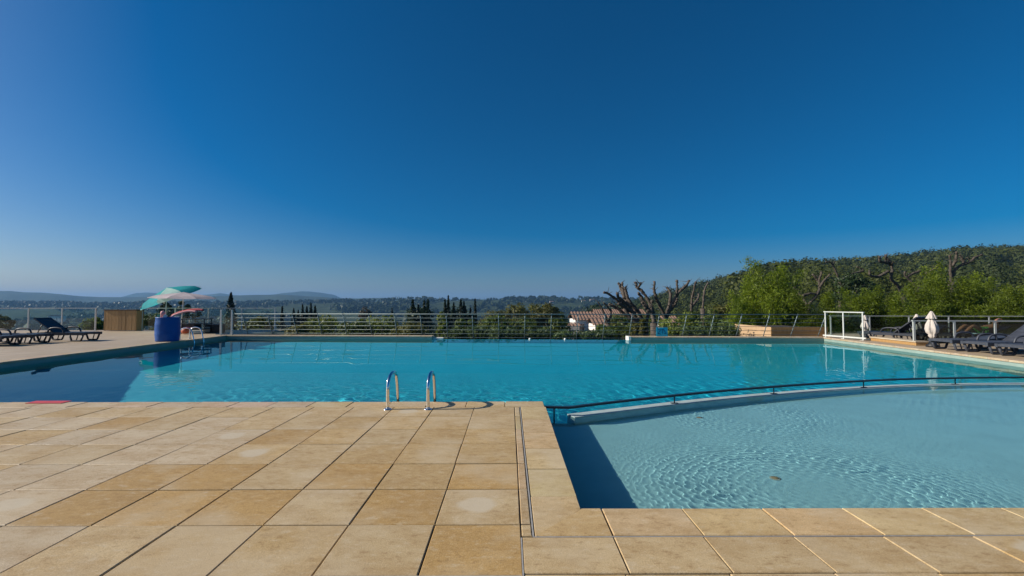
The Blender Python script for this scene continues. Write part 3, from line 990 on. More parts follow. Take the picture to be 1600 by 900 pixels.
noodle('red pool noodle bending furthest to the right out of the drum', [inD(.02, .72), inD(.1, .86), inD(.35, 1.0, .05), inD(.7, 1.09, .1), inD(.98, 1.10, .1), inD(1.16, 1.08, .1)], .036, M['red'])
noodle('pink pool noodle bending right just below the red one', [inD(.12, .70, -.08), inD(.2, .86, -.08), inD(.42, .97, -.05), inD(.7, 1.045, 0), inD(1.0, 1.03, 0)], .034, M['pink'])
noodle('white pool noodle curving over the right rim of the drum', [inD(-.02, .70, .1), inD(.06, .86, .1), inD(.22, .96, .1), inD(.45, 1.04, .1), inD(.66, 1.075, .15)], .034, M['white_foam'])
b = MB(); b.lathe([(.03, 0), (.06, .03), (.055, .12), (.075, .2), (.06, .26), (.02, .28)], 14)
tag(b.build('swim_float', M['pink'], None, inD(-.17, .78, -.05), (.1, .2, 0)), 'knobbly pink float sticking up out of the drum', 'float')
b = MB(); b.box((-.1, -.02, 0), (.1, .02, .26)); tag(b.build('swim_float', M['green_foam'], None, inD(-.27, .68, .06), (0, -.15, .3)), 'green float board in the left of the drum', 'float')
b = MB(); b.box((-.05, -.02, 0), (.05, .02, .2)); tag(b.build('swim_float', M['white_foam'], None, inD(-.08, .74, -.12), (.1, .5, .2)), 'small white float leaning in the drum', 'float')
# cart, box, bag behind the drum
c0 = D(300, 518, 19.6)
t = thing('cart', 'black service cart behind the blue drum', 'cart', (c0.x - .35, 19.4, 0))
for (x, y) in ((.02, .02), (1.0, .02), (.02, .5), (1.0, .5)):
    b = MB(); b.tube([(x, y, 0), (x, y, .62)], .022, 6); b.build('leg', M['black'], t)
for z in (.18, .42, .62):
    b = MB(); b.box((-.02, -.02, z), (1.04, .54, z + .03)); b.build('shelf', M['black'], t)
b = MB(); b.box((.03, .03, .212), (.55, .5, .40)); tag(b.build('crate', M['black'], None, (c0.x - .35, 19.4, 0)), 'black crate on the lower shelf of the service cart', 'crate')
b = MB(); b.lathe([(.02, 0), (.17, .02), (.2, .12), (.16, .24), (.05, .27)], 16); tag(b.build('bag', M['orange'], None, (c0.x + .02, 19.25, .02), (.1, 0, 0)), 'orange red bag on the ground before the service cart', 'bag')
c1 = D(334, 518, 20.0)
t = thing('cool_box', 'dark box with a grey front standing right of the service cart', 'box', (c1.x - .33, 19.9, 0))
b = MB(); b.box((0, 0, .0), (.66, .4, .34)); b.build('body', M['black'], t)
b = MB(); b.box((-.01, -.01, .343), (.67, .41, .39)); b.build('lid', M['plastic_grey'], t)
b = MB(); b.box((.02, -.012, .05), (.22, -.003, .28)); b.build('front_panel', M['grey_metal'], t)


def open_parasol(label, base, top, tilt, R, drop, mats, n=8, seed=1, sag=.0, base_w=.22):
    t = thing('parasol', label, 'parasol', (base.x, base.y, 0), 0, 'parasols on the left terrace')
    ax = Vector((math.sin(tilt[0]), math.sin(tilt[1]), 1)).normalized()
    hub = Vector((top.x - base.x, top.y - base.y, top.z))
    p = MB(); p.tube([(0, 0, 0), hub * .6 + Vector((0, 0, 0)), hub], .021, 8); p.build('pole', M['white_metal'], t)
    s = MB(); s.lathe([(base_w, 0), (base_w, .05), (.05, .07), (.035, .3)], 16); s.build('base', M['plastic_grey'], t)
    q = Vector((0, 0, 1)).rotation_difference(ax)
    rr = random.Random(seed)
    rim = []
    for k in range(n):
        a = 2 * math.pi * k / n + .2
        rim.append((math.cos(a), math.sin(a)))
    for mi, m in enumerate(mats):
        cv = MB()
        for k in range(n):
            if k % len(mats) != mi: continue
            a, b_ = rim[k], rim[(k + 1) % n]
            NR, NC = 6, 6
            vs = []
            for i in range(NR + 1):
                u = i / NR
                for j in range(NC + 1):
                    v = j / NC
                    dx = (a[0] * (1 - v) + b_[0] * v) * R * u; dy = (a[1] * (1 - v) + b_[1] * v) * R * u
                    z = -drop * (u ** 1.5) - sag * math.sin(v * math.pi) * u * (1 - .4 * u) + (.035 if i == 0 else 0)
                    if i == NR: z -= .12 * (1 if len(mats) > 1 else .3)
                    P_ = Vector((dx, dy, z))
                    if i == NR: P_.x *= .99; P_.y *= .99
                    vs.append(hub + q @ P_)
            fs = [(i * (NC + 1) + j, i * (NC + 1) + j + 1, (i + 1) * (NC + 1) + j + 1, (i + 1) * (NC + 1) + j) for i in range(NR) for j in range(NC)]
            cv.add(vs, fs, True)
        cv.build('canopy', m, t, label=None)
    for k in range(n):
        rb = MB(); rb.tube([hub + q @ Vector((0, 0, -.01)), hub + q @ Vector((rim[k][0] * R * .5, rim[k][1] * R * .5, -drop * .36 - .02)), hub + q @ Vector((rim[k][0] * R * .98, rim[k][1] * R * .98, -drop - .03))], .008, 5); rb.build('rib', M['white_metal'], t)
    return t


YU = 20.3
open_parasol('turquoise and white beach parasol tilted to the left over the terrace', D(258, 515, YU + .7), D(261, 450.5, YU + .7), (-.36, -.28), 1.36, .42, [M['pale_teal'], M['teal']], seed=2, sag=.05)
open_parasol('wide flat mauve parasol right behind the turquoise one', D(283, 515, YU - .4), D(287, 457.5, YU - .4), (.03, -.02), 1.34, .20, [M['lavender']], seed=4, sag=.03)


def closed_parasol(label, x, y, h, s=1.0):
    t = thing('closed_parasol', label, 'parasol', (x, y, 0), 0, 'closed parasols on the right terrace')
    b = MB(); b.tube([(0, 0, 0), (0, 0, h)], .018, 8); b.build('pole', M['dark_metal'], t)
    b = MB(); b.lathe([(.2 * s, 0), (.2 * s, .05), (.12 * s, .1), (.05, .22)], 16); b.build('base', M['black'], t)
    rr = random.Random(int(x * 10))
    ph = rr.uniform(0, 6)

    def wobf(k, z): return 1 + (.13 + .08 * math.sin(z * 9 + k * .3)) * math.sin(k * 2 * math.pi / 48 * 7 + ph + z * 5) * (1 if z < h - .1 else .5) + .06 * math.sin(k * 1.7)
    b = MB()
    z0 = .30 * h
    b.lathe([(.045 * s, z0 - .08), (.11 * s, z0), (.10 * s, z0 + .05), (.17 * s, z0 + .10 * h), (.20 * s, z0 + .2 * h), (.17 * s, z0 + .32 * h), (.11 * s, z0 + .42 * h), (.075 * s, z0 + .48 * h)], 48, wob=wobf)
    b.build('canopy', M['ecru'], t)
    b = MB()
    b.lathe([(.14 * s, z0 + .475 * h), (.15 * s, z0 + .49 * h), (.10 * s, z0 + .58 * h), (.04 * s, z0 + .68 * h), (.008, z0 + .70 * h)], 48, wob=wobf)
    b.build('vent_cap', M['ecru'], t)
    b = MB(); b.tube([(.085 * s * math.cos(a), .085 * s * math.sin(a), z0 + .475 * h + .004 * math.sin(3 * a)) for a in np.linspace(0, 2 * math.pi, 17)], .009, 5); b.build('strap', M['plastic_grey'], t)


pc = G(1457, 542)
closed_parasol('folded cream parasol tied shut in full sun before the dark glass fence', pc.x, pc.y, 1.09, .78)
p2 = D(1433, 520, 15.6); closed_parasol('folded parasol standing further back behind the glass, left of the sunny one', p2.x, 15.6, .95, .7)
p3 = D(1362, 520, 16.6); closed_parasol('folded parasol right next to the white wind screen', p3.x, 16.9, .88, .65)

for (x, y, lab) in ((2.37, 3.97, 'pale round floor jet in the middle of the ripples, nearest the camera'), (2.55, 5.95, 'smaller looking floor jet near the curved wall, in the farther ripples')):
    t = thing('floor_jet', lab, 'floor jet', (x, y, ZW - .33), 0, 'jets in the paddling pool floor')
    q = MB(); q.lathe([(.045, 0), (.045, .008), (.036, .012), (.024, .010)], 20); q.build('ring', M['coping_far'], t).cycles.is_caustics_receiver = True
    q = MB(); q.lathe([(.029, .010), (.029, .018), (.015, .024)], 16); q.build('nozzle', M['wood'], t).cycles.is_caustics_receiver = True
# signs and small fittings
a = D(1025, 526, 17.7); b_ = D(1042.5, 512, 17.7)
t = thing('pool_sign', 'small blue sign with dark strokes on the far pool wall', 'sign', (a.x, FY(a.x) + .12, .002))
W_ = b_.x - a.x; Hh = .36
q = MB(); q.box((0, 0, 0), (W_, .02, Hh)); q.build('panel', M['sign_blue'], t)
q = MB()
for (x0, z0, x1, z1) in ((.06, .27, .17, .27), (.17, .27, .06, .11), (.06, .11, .15, .11), (.19, .28, .30, .28), (.24, .28, .24, .11), (.28, .27, .38, .11), (.30, .11, .39, .11)):
    x0, x1 = x0 * W_ / .44, x1 * W_ / .44
    d = Vector((x1 - x0, 0, z1 - z0)); n = Vector((-d.z, 0, d.x)).normalized() * .013
    A_, B_ = Vector((x0, -.004, z0)), Vector((x1, -.004, z1))
    q.add([A_ - n, B_ - n, B_ + n, A_ + n], [(0, 1, 2, 3)])
q.build('lettering', M['sign_dark'], t)
q = MB(); q.box((0, 0, 0), (.47, .14, .006)); rp_ = G(76, 629)
tag(q.build('floor_plate', M['red'], None, (rp_.x - .235, rp_.y - .07, .003)), 'red plate lying flat on the near coping at the left', 'plate')
q = MB()
for k, (u0, u1, hh) in enumerate(((0, .03, .08), (.09, .16, .03), (.2, .22, .08), (.25, .31, .02), (.36, .38, .08), (.44, .47, .07), (.50, .58, .02), (.53, .55, .08), (.64, .70, .02), (.66, .68, .08))):
    y = 16.95 - u0 * 1.3; y2 = 16.95 - u1 * 1.3
    q.add([(RX(y) - .003, y, -.128 + .0), (RX(y2) - .003, y2, -.128), (RX(y2) - .003, y2, -.128 + hh), (RX(y) - .003, y, -.128 + hh)], [(0, 1, 2, 3), (3, 2, 1, 0)])
q.build('wall_marking', M['black'], wob)
for x, lab in ((D(828, 529, 17.8).x, 'left of the two little white caps on the overflow edge'), (D(883, 529, 17.8).x, 'right of the two little white caps on the overflow edge')):
    q = MB(); q.lathe([(.045, 0), (.05, .02), (.045, .055), (.02, .075)], 12)
    tag(q.build('overflow_cap', M['white_foam'], None, (x, FY(x) + .1, ZW - .012)), lab, 'cap', 'white caps on the overflow edge')

# ------------------------------------------------------------------ person on the lounger
def person():
    t = thing('person', 'person in green shorts lying on a lounger behind the dark glass, one arm raised', 'person', (15.85, 14.78, -.0), .12)

    def skin(name, verts, edges, radii, m, parent, root=0, sub=2):
        me = bpy.data.meshes.new(name); me.from_pydata(verts, edges, []); me.materials.append(m)
        o = place(name, me, parent)
        md = o.modifiers.new('skin', 'SKIN'); md.use_smooth_shade = True
        sv = me.skin_vertices[0].data
        for i, r in enumerate(radii): sv[i].radius = (r if hasattr(r, '__len__') else (r, r))
        sv[root].use_root = True
        sb = o.modifiers.new('sub', 'SUBSURF'); sb.levels = sub; sb.render_levels = sub
        return o
    V = [(0, 0, .42), (.17, 0, .45), (.36, 0, .50), (.47, 0, .54), (.55, 0, .58), (.60, 0, .62), (.68, 0, .68)]
    Rr = [(.13, .10), (.125, .09), (.135, .10), (.10, .08), (.05, .05), (.075, .085), (.07, .08)]
    Ed = [(0, 1), (1, 2), (2, 3), (3, 4), (4, 5), (5, 6)]

    def chain(start, pts, rad):
        prev = start
        for p, r in zip(pts, rad):
            V.append(p); Rr.append(r); Ed.append((prev, len(V) - 1)); prev = len(V) - 1
        return prev
    for s in (-1, 1):
        chain(0, [(-.06, .10 * s, .42), (-.25, .12 * s, .50), (-.42, .12 * s, .58), (-.58, .12 * s, .48), (-.74, .12 * s, .37), (-.84, .12 * s, .35), (-.92, .12 * s, .37)], [.085, .075, .055, .055, .035, .035, .022])
    ra = chain(3, [(.44, -.17, .53), (.30, -.26, .66), (.22, -.28, .74), (.36, -.24, .78), (.50, -.18, .80), (.56, -.16, .80)], [.055, .042, .036, .036, .026, .028])
    la = chain(3, [(.44, .17, .53), (.27, .25, .46), (.16, .27, .43), (.04, .22, .46), (-.08, .17, .50), (-.13, .15, .50)], [.055, .042, .036, .034, .026, .028])
    for hnd, dx in ((ra, 1), (la, -1)):
        hx = V[hnd]
        for q in range(5):
            sp = (q - 2) * .016
            ln = (.055, .075, .08, .075, .06)[q]
            chain(hnd, [(hx[0] + dx * ln * .5, hx[1] + sp, hx[2] - .005), (hx[0] + dx * ln, hx[1] + sp * 1.2, hx[2] - .025)], [.009, .007])
    skin('body', V, Ed, Rr, M['skin'], t)
    hb = MB(); hb.lathe([(.02, -.085), (.075, -.05), (.093, .0), (.085, .05), (.045, .09), (.01, .1)], 16); hb.build('hair', M['hair'], t, (.705, 0, .70), (0, .95, 0))
    sv = [(.03, 0, .42), (-.06, .10, .425), (-.24, .12, .50), (-.06, -.10, .425), (-.24, -.12, .50)]
    skin('shorts', sv, [(0, 1), (1, 2), (0, 3), (3, 4)], [(.15, .12), .105, .095, .105, .095], M['green_cloth'], t)
    b = MB(); b.box((-.55, -.30, .315), (.05, .30, .335)); tag(b.build('towel', M['towel'], None, (15.85, 14.78, 0), (0, 0, .12)), 'pale blue towel under the person on the lounger', 'towel')


person()

# ------------------------------------------------------------------ vegetation
def leaves(centres, size, rs, up=0.0, aspect=.45, droop=None, nrm=None, jit=.5):
    """one rhombus leaf per centre, as numpy verts and faces"""
    n = len(centres)
    u = rs.normal(size=(n, 3)); u[:, 2] = u[:, 2] * (1 - up) + up * np.abs(u[:, 2])
    if up: u[:, 2] += up * 1.2
    if droop is not None: u[:, 2] -= droop
    u /= np.linalg.norm(u, axis=1)[:, None]
    w_ = rs.normal(size=(n, 3)); v = np.cross(u, w_); v /= np.linalg.norm(v, axis=1)[:, None]
    if nrm is not None:                     # leaves lying roughly along the surface of their clump
        N = nrm + rs.normal(size=(n, 3)) * jit; N /= np.linalg.norm(N, axis=1)[:, None]
        u = np.cross(N, w_); u /= np.linalg.norm(u, axis=1)[:, None]
        v = np.cross(N, u)
    s = size * rs.uniform(.6, 1.35, (n, 1))
    c = centres
    P = np.stack([c - u * s * .5, c + v * s * aspect * .5, c + u * s * .5, c - v * s * aspect * .5], 1).reshape(-1, 3)
    return P


def leaf_mesh(name, P, m):
    n = len(P) // 4
    me = bpy.data.meshes.new(name)
    me.vertices.add(len(P)); me.vertices.foreach_set('co', P.astype(np.float32).ravel())
    me.loops.add(n * 4); me.loops.foreach_set('vertex_index', np.arange(n * 4, dtype=np.int32))
    me.polygons.add(n); me.polygons.foreach_set('loop_start', np.arange(n, dtype=np.int32) * 4)
    me.update(calc_edges=True)
    me.materials.append(m)
    return me


def clumps(rs, nc, nl, rx, rz, cr, flat=.75):
    """leaf centres of an uneven crown about the origin: nc clumps of nl leaves"""
    out = []; nn = []
    for k in range(nc):
        d = rs.normal(size=3); d /= np.linalg.norm(d)
        r = rs.uniform(.35, 1.0) ** .6
        c = np.array([d[0] * rx * r, d[1] * rx * r, d[2] * rz * r])
        q = rs.normal(size=(nl, 3)); q /= np.linalg.norm(q, axis=1)[:, None]
        rad = cr * rs.uniform(.6, 1.25) * rs.uniform(.55, 1.0, (nl, 1)) ** .5
        out.append(c + q * rad * np.array([1, 1, flat])); nn.append(q * .8 + d * .45)
    return np.concatenate(out), np.concatenate(nn)


RS = np.random.RandomState(11)


def broad(name, label, cat, x, y, ztop, width, height, m, leaf=.3, nc=26, nl=70, trunk=True, group=None, zbase=None, rz=None, bark='dark_bark'):
    z0 = float(ground_z(x, y)) if zbase is None else zbase
    t = thing(name, label, cat, (x, y, z0), RS.uniform(0, 6), group)
    zc = ztop - height / 2 - z0
    cc_, nn_ = clumps(RS, nc, nl, width / 2 * .85, height / 2 * .85, width * .16)
    P = leaves(cc_, leaf, RS, nrm=nn_, jit=.45) + np.array([0, 0, zc])
    place('crown', leaf_mesh('crown', P, m), t)
    b = MB()
    hh = max(zc, .3)
    b.tube([(0, 0, -.3), (.03 * hh, 0, hh * .5), (0, .04 * hh, hh)], [.03 * width + .02, .025 * width + .015, .015 * width + .01], 7)
    for k in range(5):
        a = RS.uniform(0, 6.28); e = np.array([math.cos(a) * width * .35, math.sin(a) * width * .35, hh + height * RS.uniform(-.1, .3)])
        b.tube([(0, 0, hh * .6), tuple(e * np.array([.5, .5, 1]) * np.array([1, 1, .85])), tuple(e)], [.02 * width, .014 * width, .005 * width], 5)
    b.build('trunk', M[bark], t)
    return t


def spire(name, label, cat, px, ytop, Y, wpx, m, loose=0.0, group=None, leaf=.28, n=1500, low=None):
    p = D(px, ytop, Y)
    z0 = float(ground_z(p.x, Y)); h = p.z - z0; r = wpx / F * Y / 2 * 1.4
    t = thing(name, label, cat, (p.x, Y, z0), 0, group)
    u = RS.uniform(0, 1, n) ** .8
    prof = np.interp(u, [0, .08, .35, .7, .92, 1], [.7, .95, 1, .68, .25, .02]) if loose < .5 else np.interp(u, [0, .15, 1], [.9, 1, .03])
    if loose: prof = prof * (1 + loose * .5 * np.sin(u * 34 + RS.uniform(0, 6)))
    a = RS.uniform(0, 6.283, n); rr = r * prof * RS.uniform(.55, 1.05, n) * (1 + .18 * np.sin(a * 3 + u * 9))
    c = np.stack([rr * np.cos(a), rr * np.sin(a), h * (.06 + .94 * u)], 1)
    P = leaves(c, leaf, RS, up=.5 if loose < .5 else .1, aspect=.5)
    place('crown', leaf_mesh('crown', P, m), t)
    b = MB(); b.tube([(0, 0, -.3), (0, 0, h * .92)], [r * .28 + .05, .03], 6); b.build('trunk', M['dark_bark'], t)
    return t


CY = M['lf_cypress']
spire('cypress_tree', 'lone tall dark cypress above the left end of the railing', 'cypress', 361, 457, 62, 15, CY, n=2600)
for (px, yt, wp, lab, lo) in ((441, 479, 14, 'bushy dark conifer furthest left in the group behind the railing', .8), (459, 482, 8, 'short dark cypress beside the bushy conifer', 0), (466, 485, 6, 'smallest cypress in the left group', 0),
                              (473, 475.5, 7, 'ragged dark cypress left of the tallest of the left group', .4), (479.5, 479, 7, 'dark cypress squeezed in the middle of the left group', 0), (486, 473.5, 7, 'tallest slim cypress of the left group', 0), (492.5, 478, 9, 'dark cypress at the right end of the left group', .3)):
    spire('cypress_tree', lab, 'cypress', px, yt, 95, wp, CY, lo, 'conifers behind the left railing', leaf=.38, n=1300)
spire('cypress_tree', 'single small cypress standing alone in the middle of the valley', 'cypress', 612.5, 481, 120, 6, CY, 0, leaf=.4, n=800)
for (px, yt, wp, lab, lo) in ((645, 468, 17, 'broad cone shaped conifer left in the middle group', .7), (653.5, 476, 9, 'low conifer between two taller ones in the middle group', .6), (663, 469, 12, 'ragged conifer in the middle group', .8), (668.5, 467.5, 15, 'widest ragged conifer right in the middle group', .9)):
    spire('conifer_tree', lab, 'conifer', px, yt, 85, wp * 1.25, M['lf_dark'], lo, 'conifers in the middle of the valley', leaf=.4, n=1500)
for (px, yt, wp, lab) in ((695.5, 468, 7, 'slim cypress just left of the tallest one'), (700.5, 462, 6.5, 'tallest and slimmest cypress of the row in the middle'), (709, 473, 8, 'short pointed cypress right of the tallest one'), (720, 467, 9, 'full dark cypress in the middle of the row'),
                          (725, 470.5, 7, 'cypress leaning against the full dark one'), (727.5, 479, 6, 'lowest cypress of the row'), (735, 481, 9, 'low broad cypress left of the last one'), (742.3, 467, 6, 'thin cypress at the right end of the row')):
    spire('cypress_tree', lab, 'cypress', px, yt, 80, wp, CY, 0, 'row of cypresses in the middle', leaf=.34, n=1300)


def at(px, py, Y): return D(px, py, Y)


def brd(name, label, px, ytop, Y, wpx, hpx, m, leaf, nc=26, nl=70, group=None, cat='tree', **k):
    p = D(px, ytop, Y); s = Y / F
    return broad(name, label, cat, p.x, Y, p.z, wpx * s, hpx * s, m, leaf, nc, nl, group=group, **k)


DK, OL, BU, LT, OLE = M['lf_dark'], M['lf_olive'], M['lf_bush'], M['lf_light'], M['lf_oleander']
brd('dark_tree', 'thin dark tree behind the two parasols, left of the poles', 262, 463, 44, 26, 40, DK, .3, 14, 60)
brd('dark_tree', 'sparse dark tree just right of the parasol poles', 289, 466, 46, 24, 36, DK, .3, 12, 60)
brd('dark_tree', 'small dark tree under the right edge of the mauve parasol', 307, 472, 48, 16, 30, DK, .28, 9, 50)
brd('bush', 'light green bush outside the glass fence left of the drum', 243, 486, 25, 42, 34, BU, .17, 26, 80, cat='bush')
brd('bush', 'green bush outside the fence at the far left border', 3, 490, 27, 30, 30, OL, .18, 18, 80, cat='bush')
brd('bush', 'dark bush outside the fence left of the wooden screen', 146, 496, 27, 36, 24, BU, .17, 20, 80, cat='bush')
brd('bush', 'yellow green bush behind the glass panel at the corner', 405, 494, 27, 55, 34, OL, .17, 26, 80, cat='bush')
brd('round_tree', 'brownish round tree far off in the valley', 571, 479, 150, 24, 22, M['lf_brown'], .6, 18, 60)
brd('round_tree', 'olive round tree at the left end of the clump right of the cypresses', 778, 480, 72, 59, 48, OL, .36, 34, 110, 'broad trees behind the overflow edge')
brd('round_tree', 'tall olive green tree in the clump right of the cypresses', 808, 470.5, 70, 45, 55, OL, .36, 34, 110, 'broad trees behind the overflow edge')
brd('round_tree', 'highest round tree in the middle of the clump', 833, 470, 74, 54, 57, OL, .42, 28, 60, 'broad trees behind the overflow edge')
brd('round_tree', 'wide tree right of the highest one in the clump', 858, 473, 70, 48, 52, OL, .36, 34, 110, 'broad trees behind the overflow edge')
brd('round_tree', 'lower dark tree left of the white house', 868, 478, 76, 40, 44, BU, .42, 26, 60, 'broad trees behind the overflow edge')
brd('round_tree', 'dark tree above the white house roof', 925, 474, 150, 50, 30, DK, .8, 24, 50)
brd('round_tree', 'dark tree behind the pollarded trees', 968, 470, 160, 60, 30, DK, .85, 24, 50)
brd('dark_tree', 'dark spreading tree at the foot of the middle conifers', 656, 479, 86, 46, 34, DK, .5, 26, 60)
brd('dark_tree', 'dark thicket at the foot of the left conifers', 482, 486, 97, 44, 26, DK, .5, 24, 60)
brd('dark_tree', 'dark thicket between the cypresses of the row', 716, 483, 82, 62, 30, DK, .5, 28, 60)
# bushes between the railing and the valley, left to right
for (px, yt, Y, wp, hp, m, lab) in (
        (508, 491, 33, 70, 40, LT, 'bright green rounded bush behind the railing left of centre'),
        (560, 500, 30, 60, 34, BU, 'dark bush between the two bright green ones'),
        (596, 492, 34, 66, 40, LT, 'second bright green bush, behind the railing below the brown tree'),
        (640, 503, 27, 60, 30, OL, 'olive bush right of the second bright green bush'),
        (470, 508, 24, 54, 26, OL, 'low yellowish bush near the left end of the railing'),
        (690, 484, 26, 20, 46, LT, 'slender pale shrub standing up before the cypress row'),
        (730, 498, 26, 46, 36, BU, 'leafy shrub below the cypress row'),
        (775, 490, 27, 56, 44, BU, 'tall leafy shrub behind the overflow edge, right of the cypresses'),
        (822, 492, 28, 60, 44, BU, 'dense shrub below the highest olive tree'),
        (868, 496, 26, 56, 40, BU, 'shrub just left of the white house'),
        (950, 503, 25, 40, 36, BU, 'green shrub below the white terrace of the house'),
        (1060, 487, 30, 60, 46, LT, 'light green shrub right of the pollarded trees'),
        (1100, 478, 31, 60, 54, BU, 'big green shrub left of the bamboo'),
        (1128, 470, 34, 56, 60, OL, 'tall olive shrub directly left of the big bamboo'),
        (1000, 498, 24, 30, 36, OL, 'narrow yellowish shrub left of the blue sign'),
        (1068, 506, 22.5, 44, 28, BU, 'low shrub right of the blue sign')):
    brd('shrub', lab, px, yt, Y, wp, hp, m, .17 if Y < 29 else .22, 26, 75, 'shrubs behind the far railing', cat='shrub')


def stalky(label, px, yt, Y, wpx, hpx, m, n=40, leaf=.2):
    p = D(px, yt, Y); w2 = wpx / F * Y / 2; hh = hpx / F * Y
    z0 = p.z - hh
    t = thing('oleander', label, 'shrub', (p.x, Y, z0), 0, 'oleanders along the overflow edge')
    b = MB(); C = []
    for k in range(n):
        a = RS.uniform(0, 6.28); r = w2 * RS.uniform(.1, 1) ** .7; h = hh * RS.uniform(.55, 1)
        e = np.array([r * math.cos(a), r * math.sin(a) * .7, h]); s = e * np.array([.45, .45, 0])
        b.tube([tuple(s), tuple((s + e) / 2 + np.array([0, 0, .05])), tuple(e)], [.012, .009, .004], 4)
        u = RS.uniform(.2, 1.02, 26)[:, None]
        C.append(s + (e - s) * u + RS.normal(size=(26, 3)) * .05)
    P = leaves(np.concatenate(C), leaf, RS, up=.35, aspect=.22)
    place('foliage', leaf_mesh('foliage', P, m), t)
    b.build('stems', M['culm'], t)['kind'] = 'stuff'


for (px, yt, wp, lab) in ((712, 513, 44, 'leftmost oleander at the overflow edge, below the pale shrub'), (748, 510, 40, 'oleander below the right end of the cypress row'), (782, 512, 40, 'oleander before the tall leafy shrub'), (812, 515, 36, 'oleander left of the first white cap'),
                          (846, 513, 40, 'oleander between the two white caps'), (880, 516, 36, 'low oleander beside the right white cap'), (912, 517, 40, 'low oleander in front of the white house'), (930, 517, 34, 'oleander right of the low one in front of the white house'), (948, 514, 36, 'oleander before the shrub below the house'),
                          (1085, 508, 44, 'oleander behind the far wall, right of the blue sign'), (1118, 500, 50, 'tall oleander left of the planter'), (1140, 504, 40, 'oleander touching the sunlit side of the planter')):
    stalky(lab, px, yt, 20.3 + RS.uniform(0, 1.2), wp, 536 - yt, OLE)


# bamboo
def bamboo_meshes(seed, h, w_, nculm, nleaf):
    rs = np.random.RandomState(seed)
    b = MB(); C = []
    for k in range(nculm):
        a = rs.uniform(0, 6.28); r = w_ / 2 * rs.uniform(0, 1) ** .6
        hh = h * rs.uniform(.5, .9) * (1 - .4 * (r / (w_ / 2)) ** 2)
        if k < 5: r *= .35; hh = h * (1.06 - .055 * k)
        lean = rs.normal(size=2) * .07 + np.array([math.cos(a), math.sin(a)]) * .06 * r
        p0 = np.array([r * math.cos(a) * .6, r * math.sin(a) * .6, 0])
        pts = [p0 + np.array([lean[0] * hh * u * u * 2, lean[1] * hh * u * u * 2, hh * u * (1 - .06 * u)]) + np.array([r * math.cos(a) * .4 * u, r * math.sin(a) * .4 * u, 0]) for u in (0, .3, .6, .85, 1)]
        b.tube([tuple(p) for p in pts], [.014, .012, .009, .006, .003], 4)
        nl = nleaf // nculm * (3 if k < 5 else 1)
        u = rs.uniform(.12, 1, nl) ** (.5 if k < 5 else .75)
        pp = np.stack([np.interp(u, [0, .3, .6, .85, 1], [p[i] for p in pts]) for i in range(3)], 1)
        sp = np.interp(u, [0, .5, .85, 1], [.28, .30, .24, .12])[:, None]
        C.append(pp + rs.normal(size=(nl, 3)) * sp * np.array([1, 1, .7]))
    P = leaves(np.concatenate(C), .2, rs, droop=.5, aspect=.2)
    return leaf_mesh('foliage', P, M['lf_bamboo']), b.mesh('culms', M['culm'])


BV = [bamboo_meshes(s, 4.5, 2.2, 46, 9000) for s in (1, 2, 3)]
for k, (px, yt, Y, sw, lab) in enumerate((
        (1196, 402, 25.5, 1.15, 'tallest bamboo clump, behind the planter, standing against the sky'), (1222, 425, 27, 1.0, 'bamboo clump behind and right of the tallest one'), (1168, 430, 26, .85, 'bamboo clump left of the tallest one'),
        (1150, 455, 25, .7, 'low bamboo at the left foot of the tallest clump'), (1262, 455, 24.5, .9, 'short bamboo between the planter and the wind screen'), (1300, 456, 24, .9, 'short bamboo behind the white wind screen'), (1338, 450, 25, .9, 'bamboo just right of the wind screen'),
        (1372, 447, 25, .85, 'pointed bamboo with a light tip left of the twisted pollard'), (1405, 455, 24, .9, 'low bamboo below the twisted pollard'), (1440, 432, 26, 1.0, 'bamboo clump behind the closed parasol'),
        (1474, 411, 27, 1.0, 'second tallest bamboo, right of the closed parasol'), (1500, 432, 26, 1.05, 'bamboo clump below the long bare branch'), (1532, 424, 27, 1.0, 'bamboo above the lying person'), (1560, 440, 25, 1.0, 'bamboo clump right of the one above the person'),
        (1590, 446, 25, 1.1, 'bamboo clump at the right border'), (1625, 440, 26, 1.1, 'bamboo clump cut off by the right border'))):
    p = D(px, yt, Y); z0 = float(ground_z(p.x, Y)); h = p.z - z0
    t = thing('bamboo', lab, 'bamboo', (p.x, Y, z0), RS.uniform(0, 6.28), 'bamboo clumps behind the right terrace')
    fm, cmh = BV[k % 3]
    for nm, me in (('foliage', fm), ('culms', cmh)):
        o = place(nm, me, t); o.scale = (sw * .85, sw * .85, h / 4.5); o['kind'] = 'stuff'
brd('dark_tree', 'rounded dark green tree behind the bamboo, right of the wind screen', 1328, 424, 40, 62, 60, DK, .26, 30, 90)
brd('dark_tree', 'dark tree between the twisted pollard and the bamboo', 1352, 440, 44, 50, 50, DK, .28, 24, 80)
brd('dark_tree', 'dark tree low behind the bamboo at the right border', 1585, 452, 36, 60, 50, DK, .26, 24, 80)


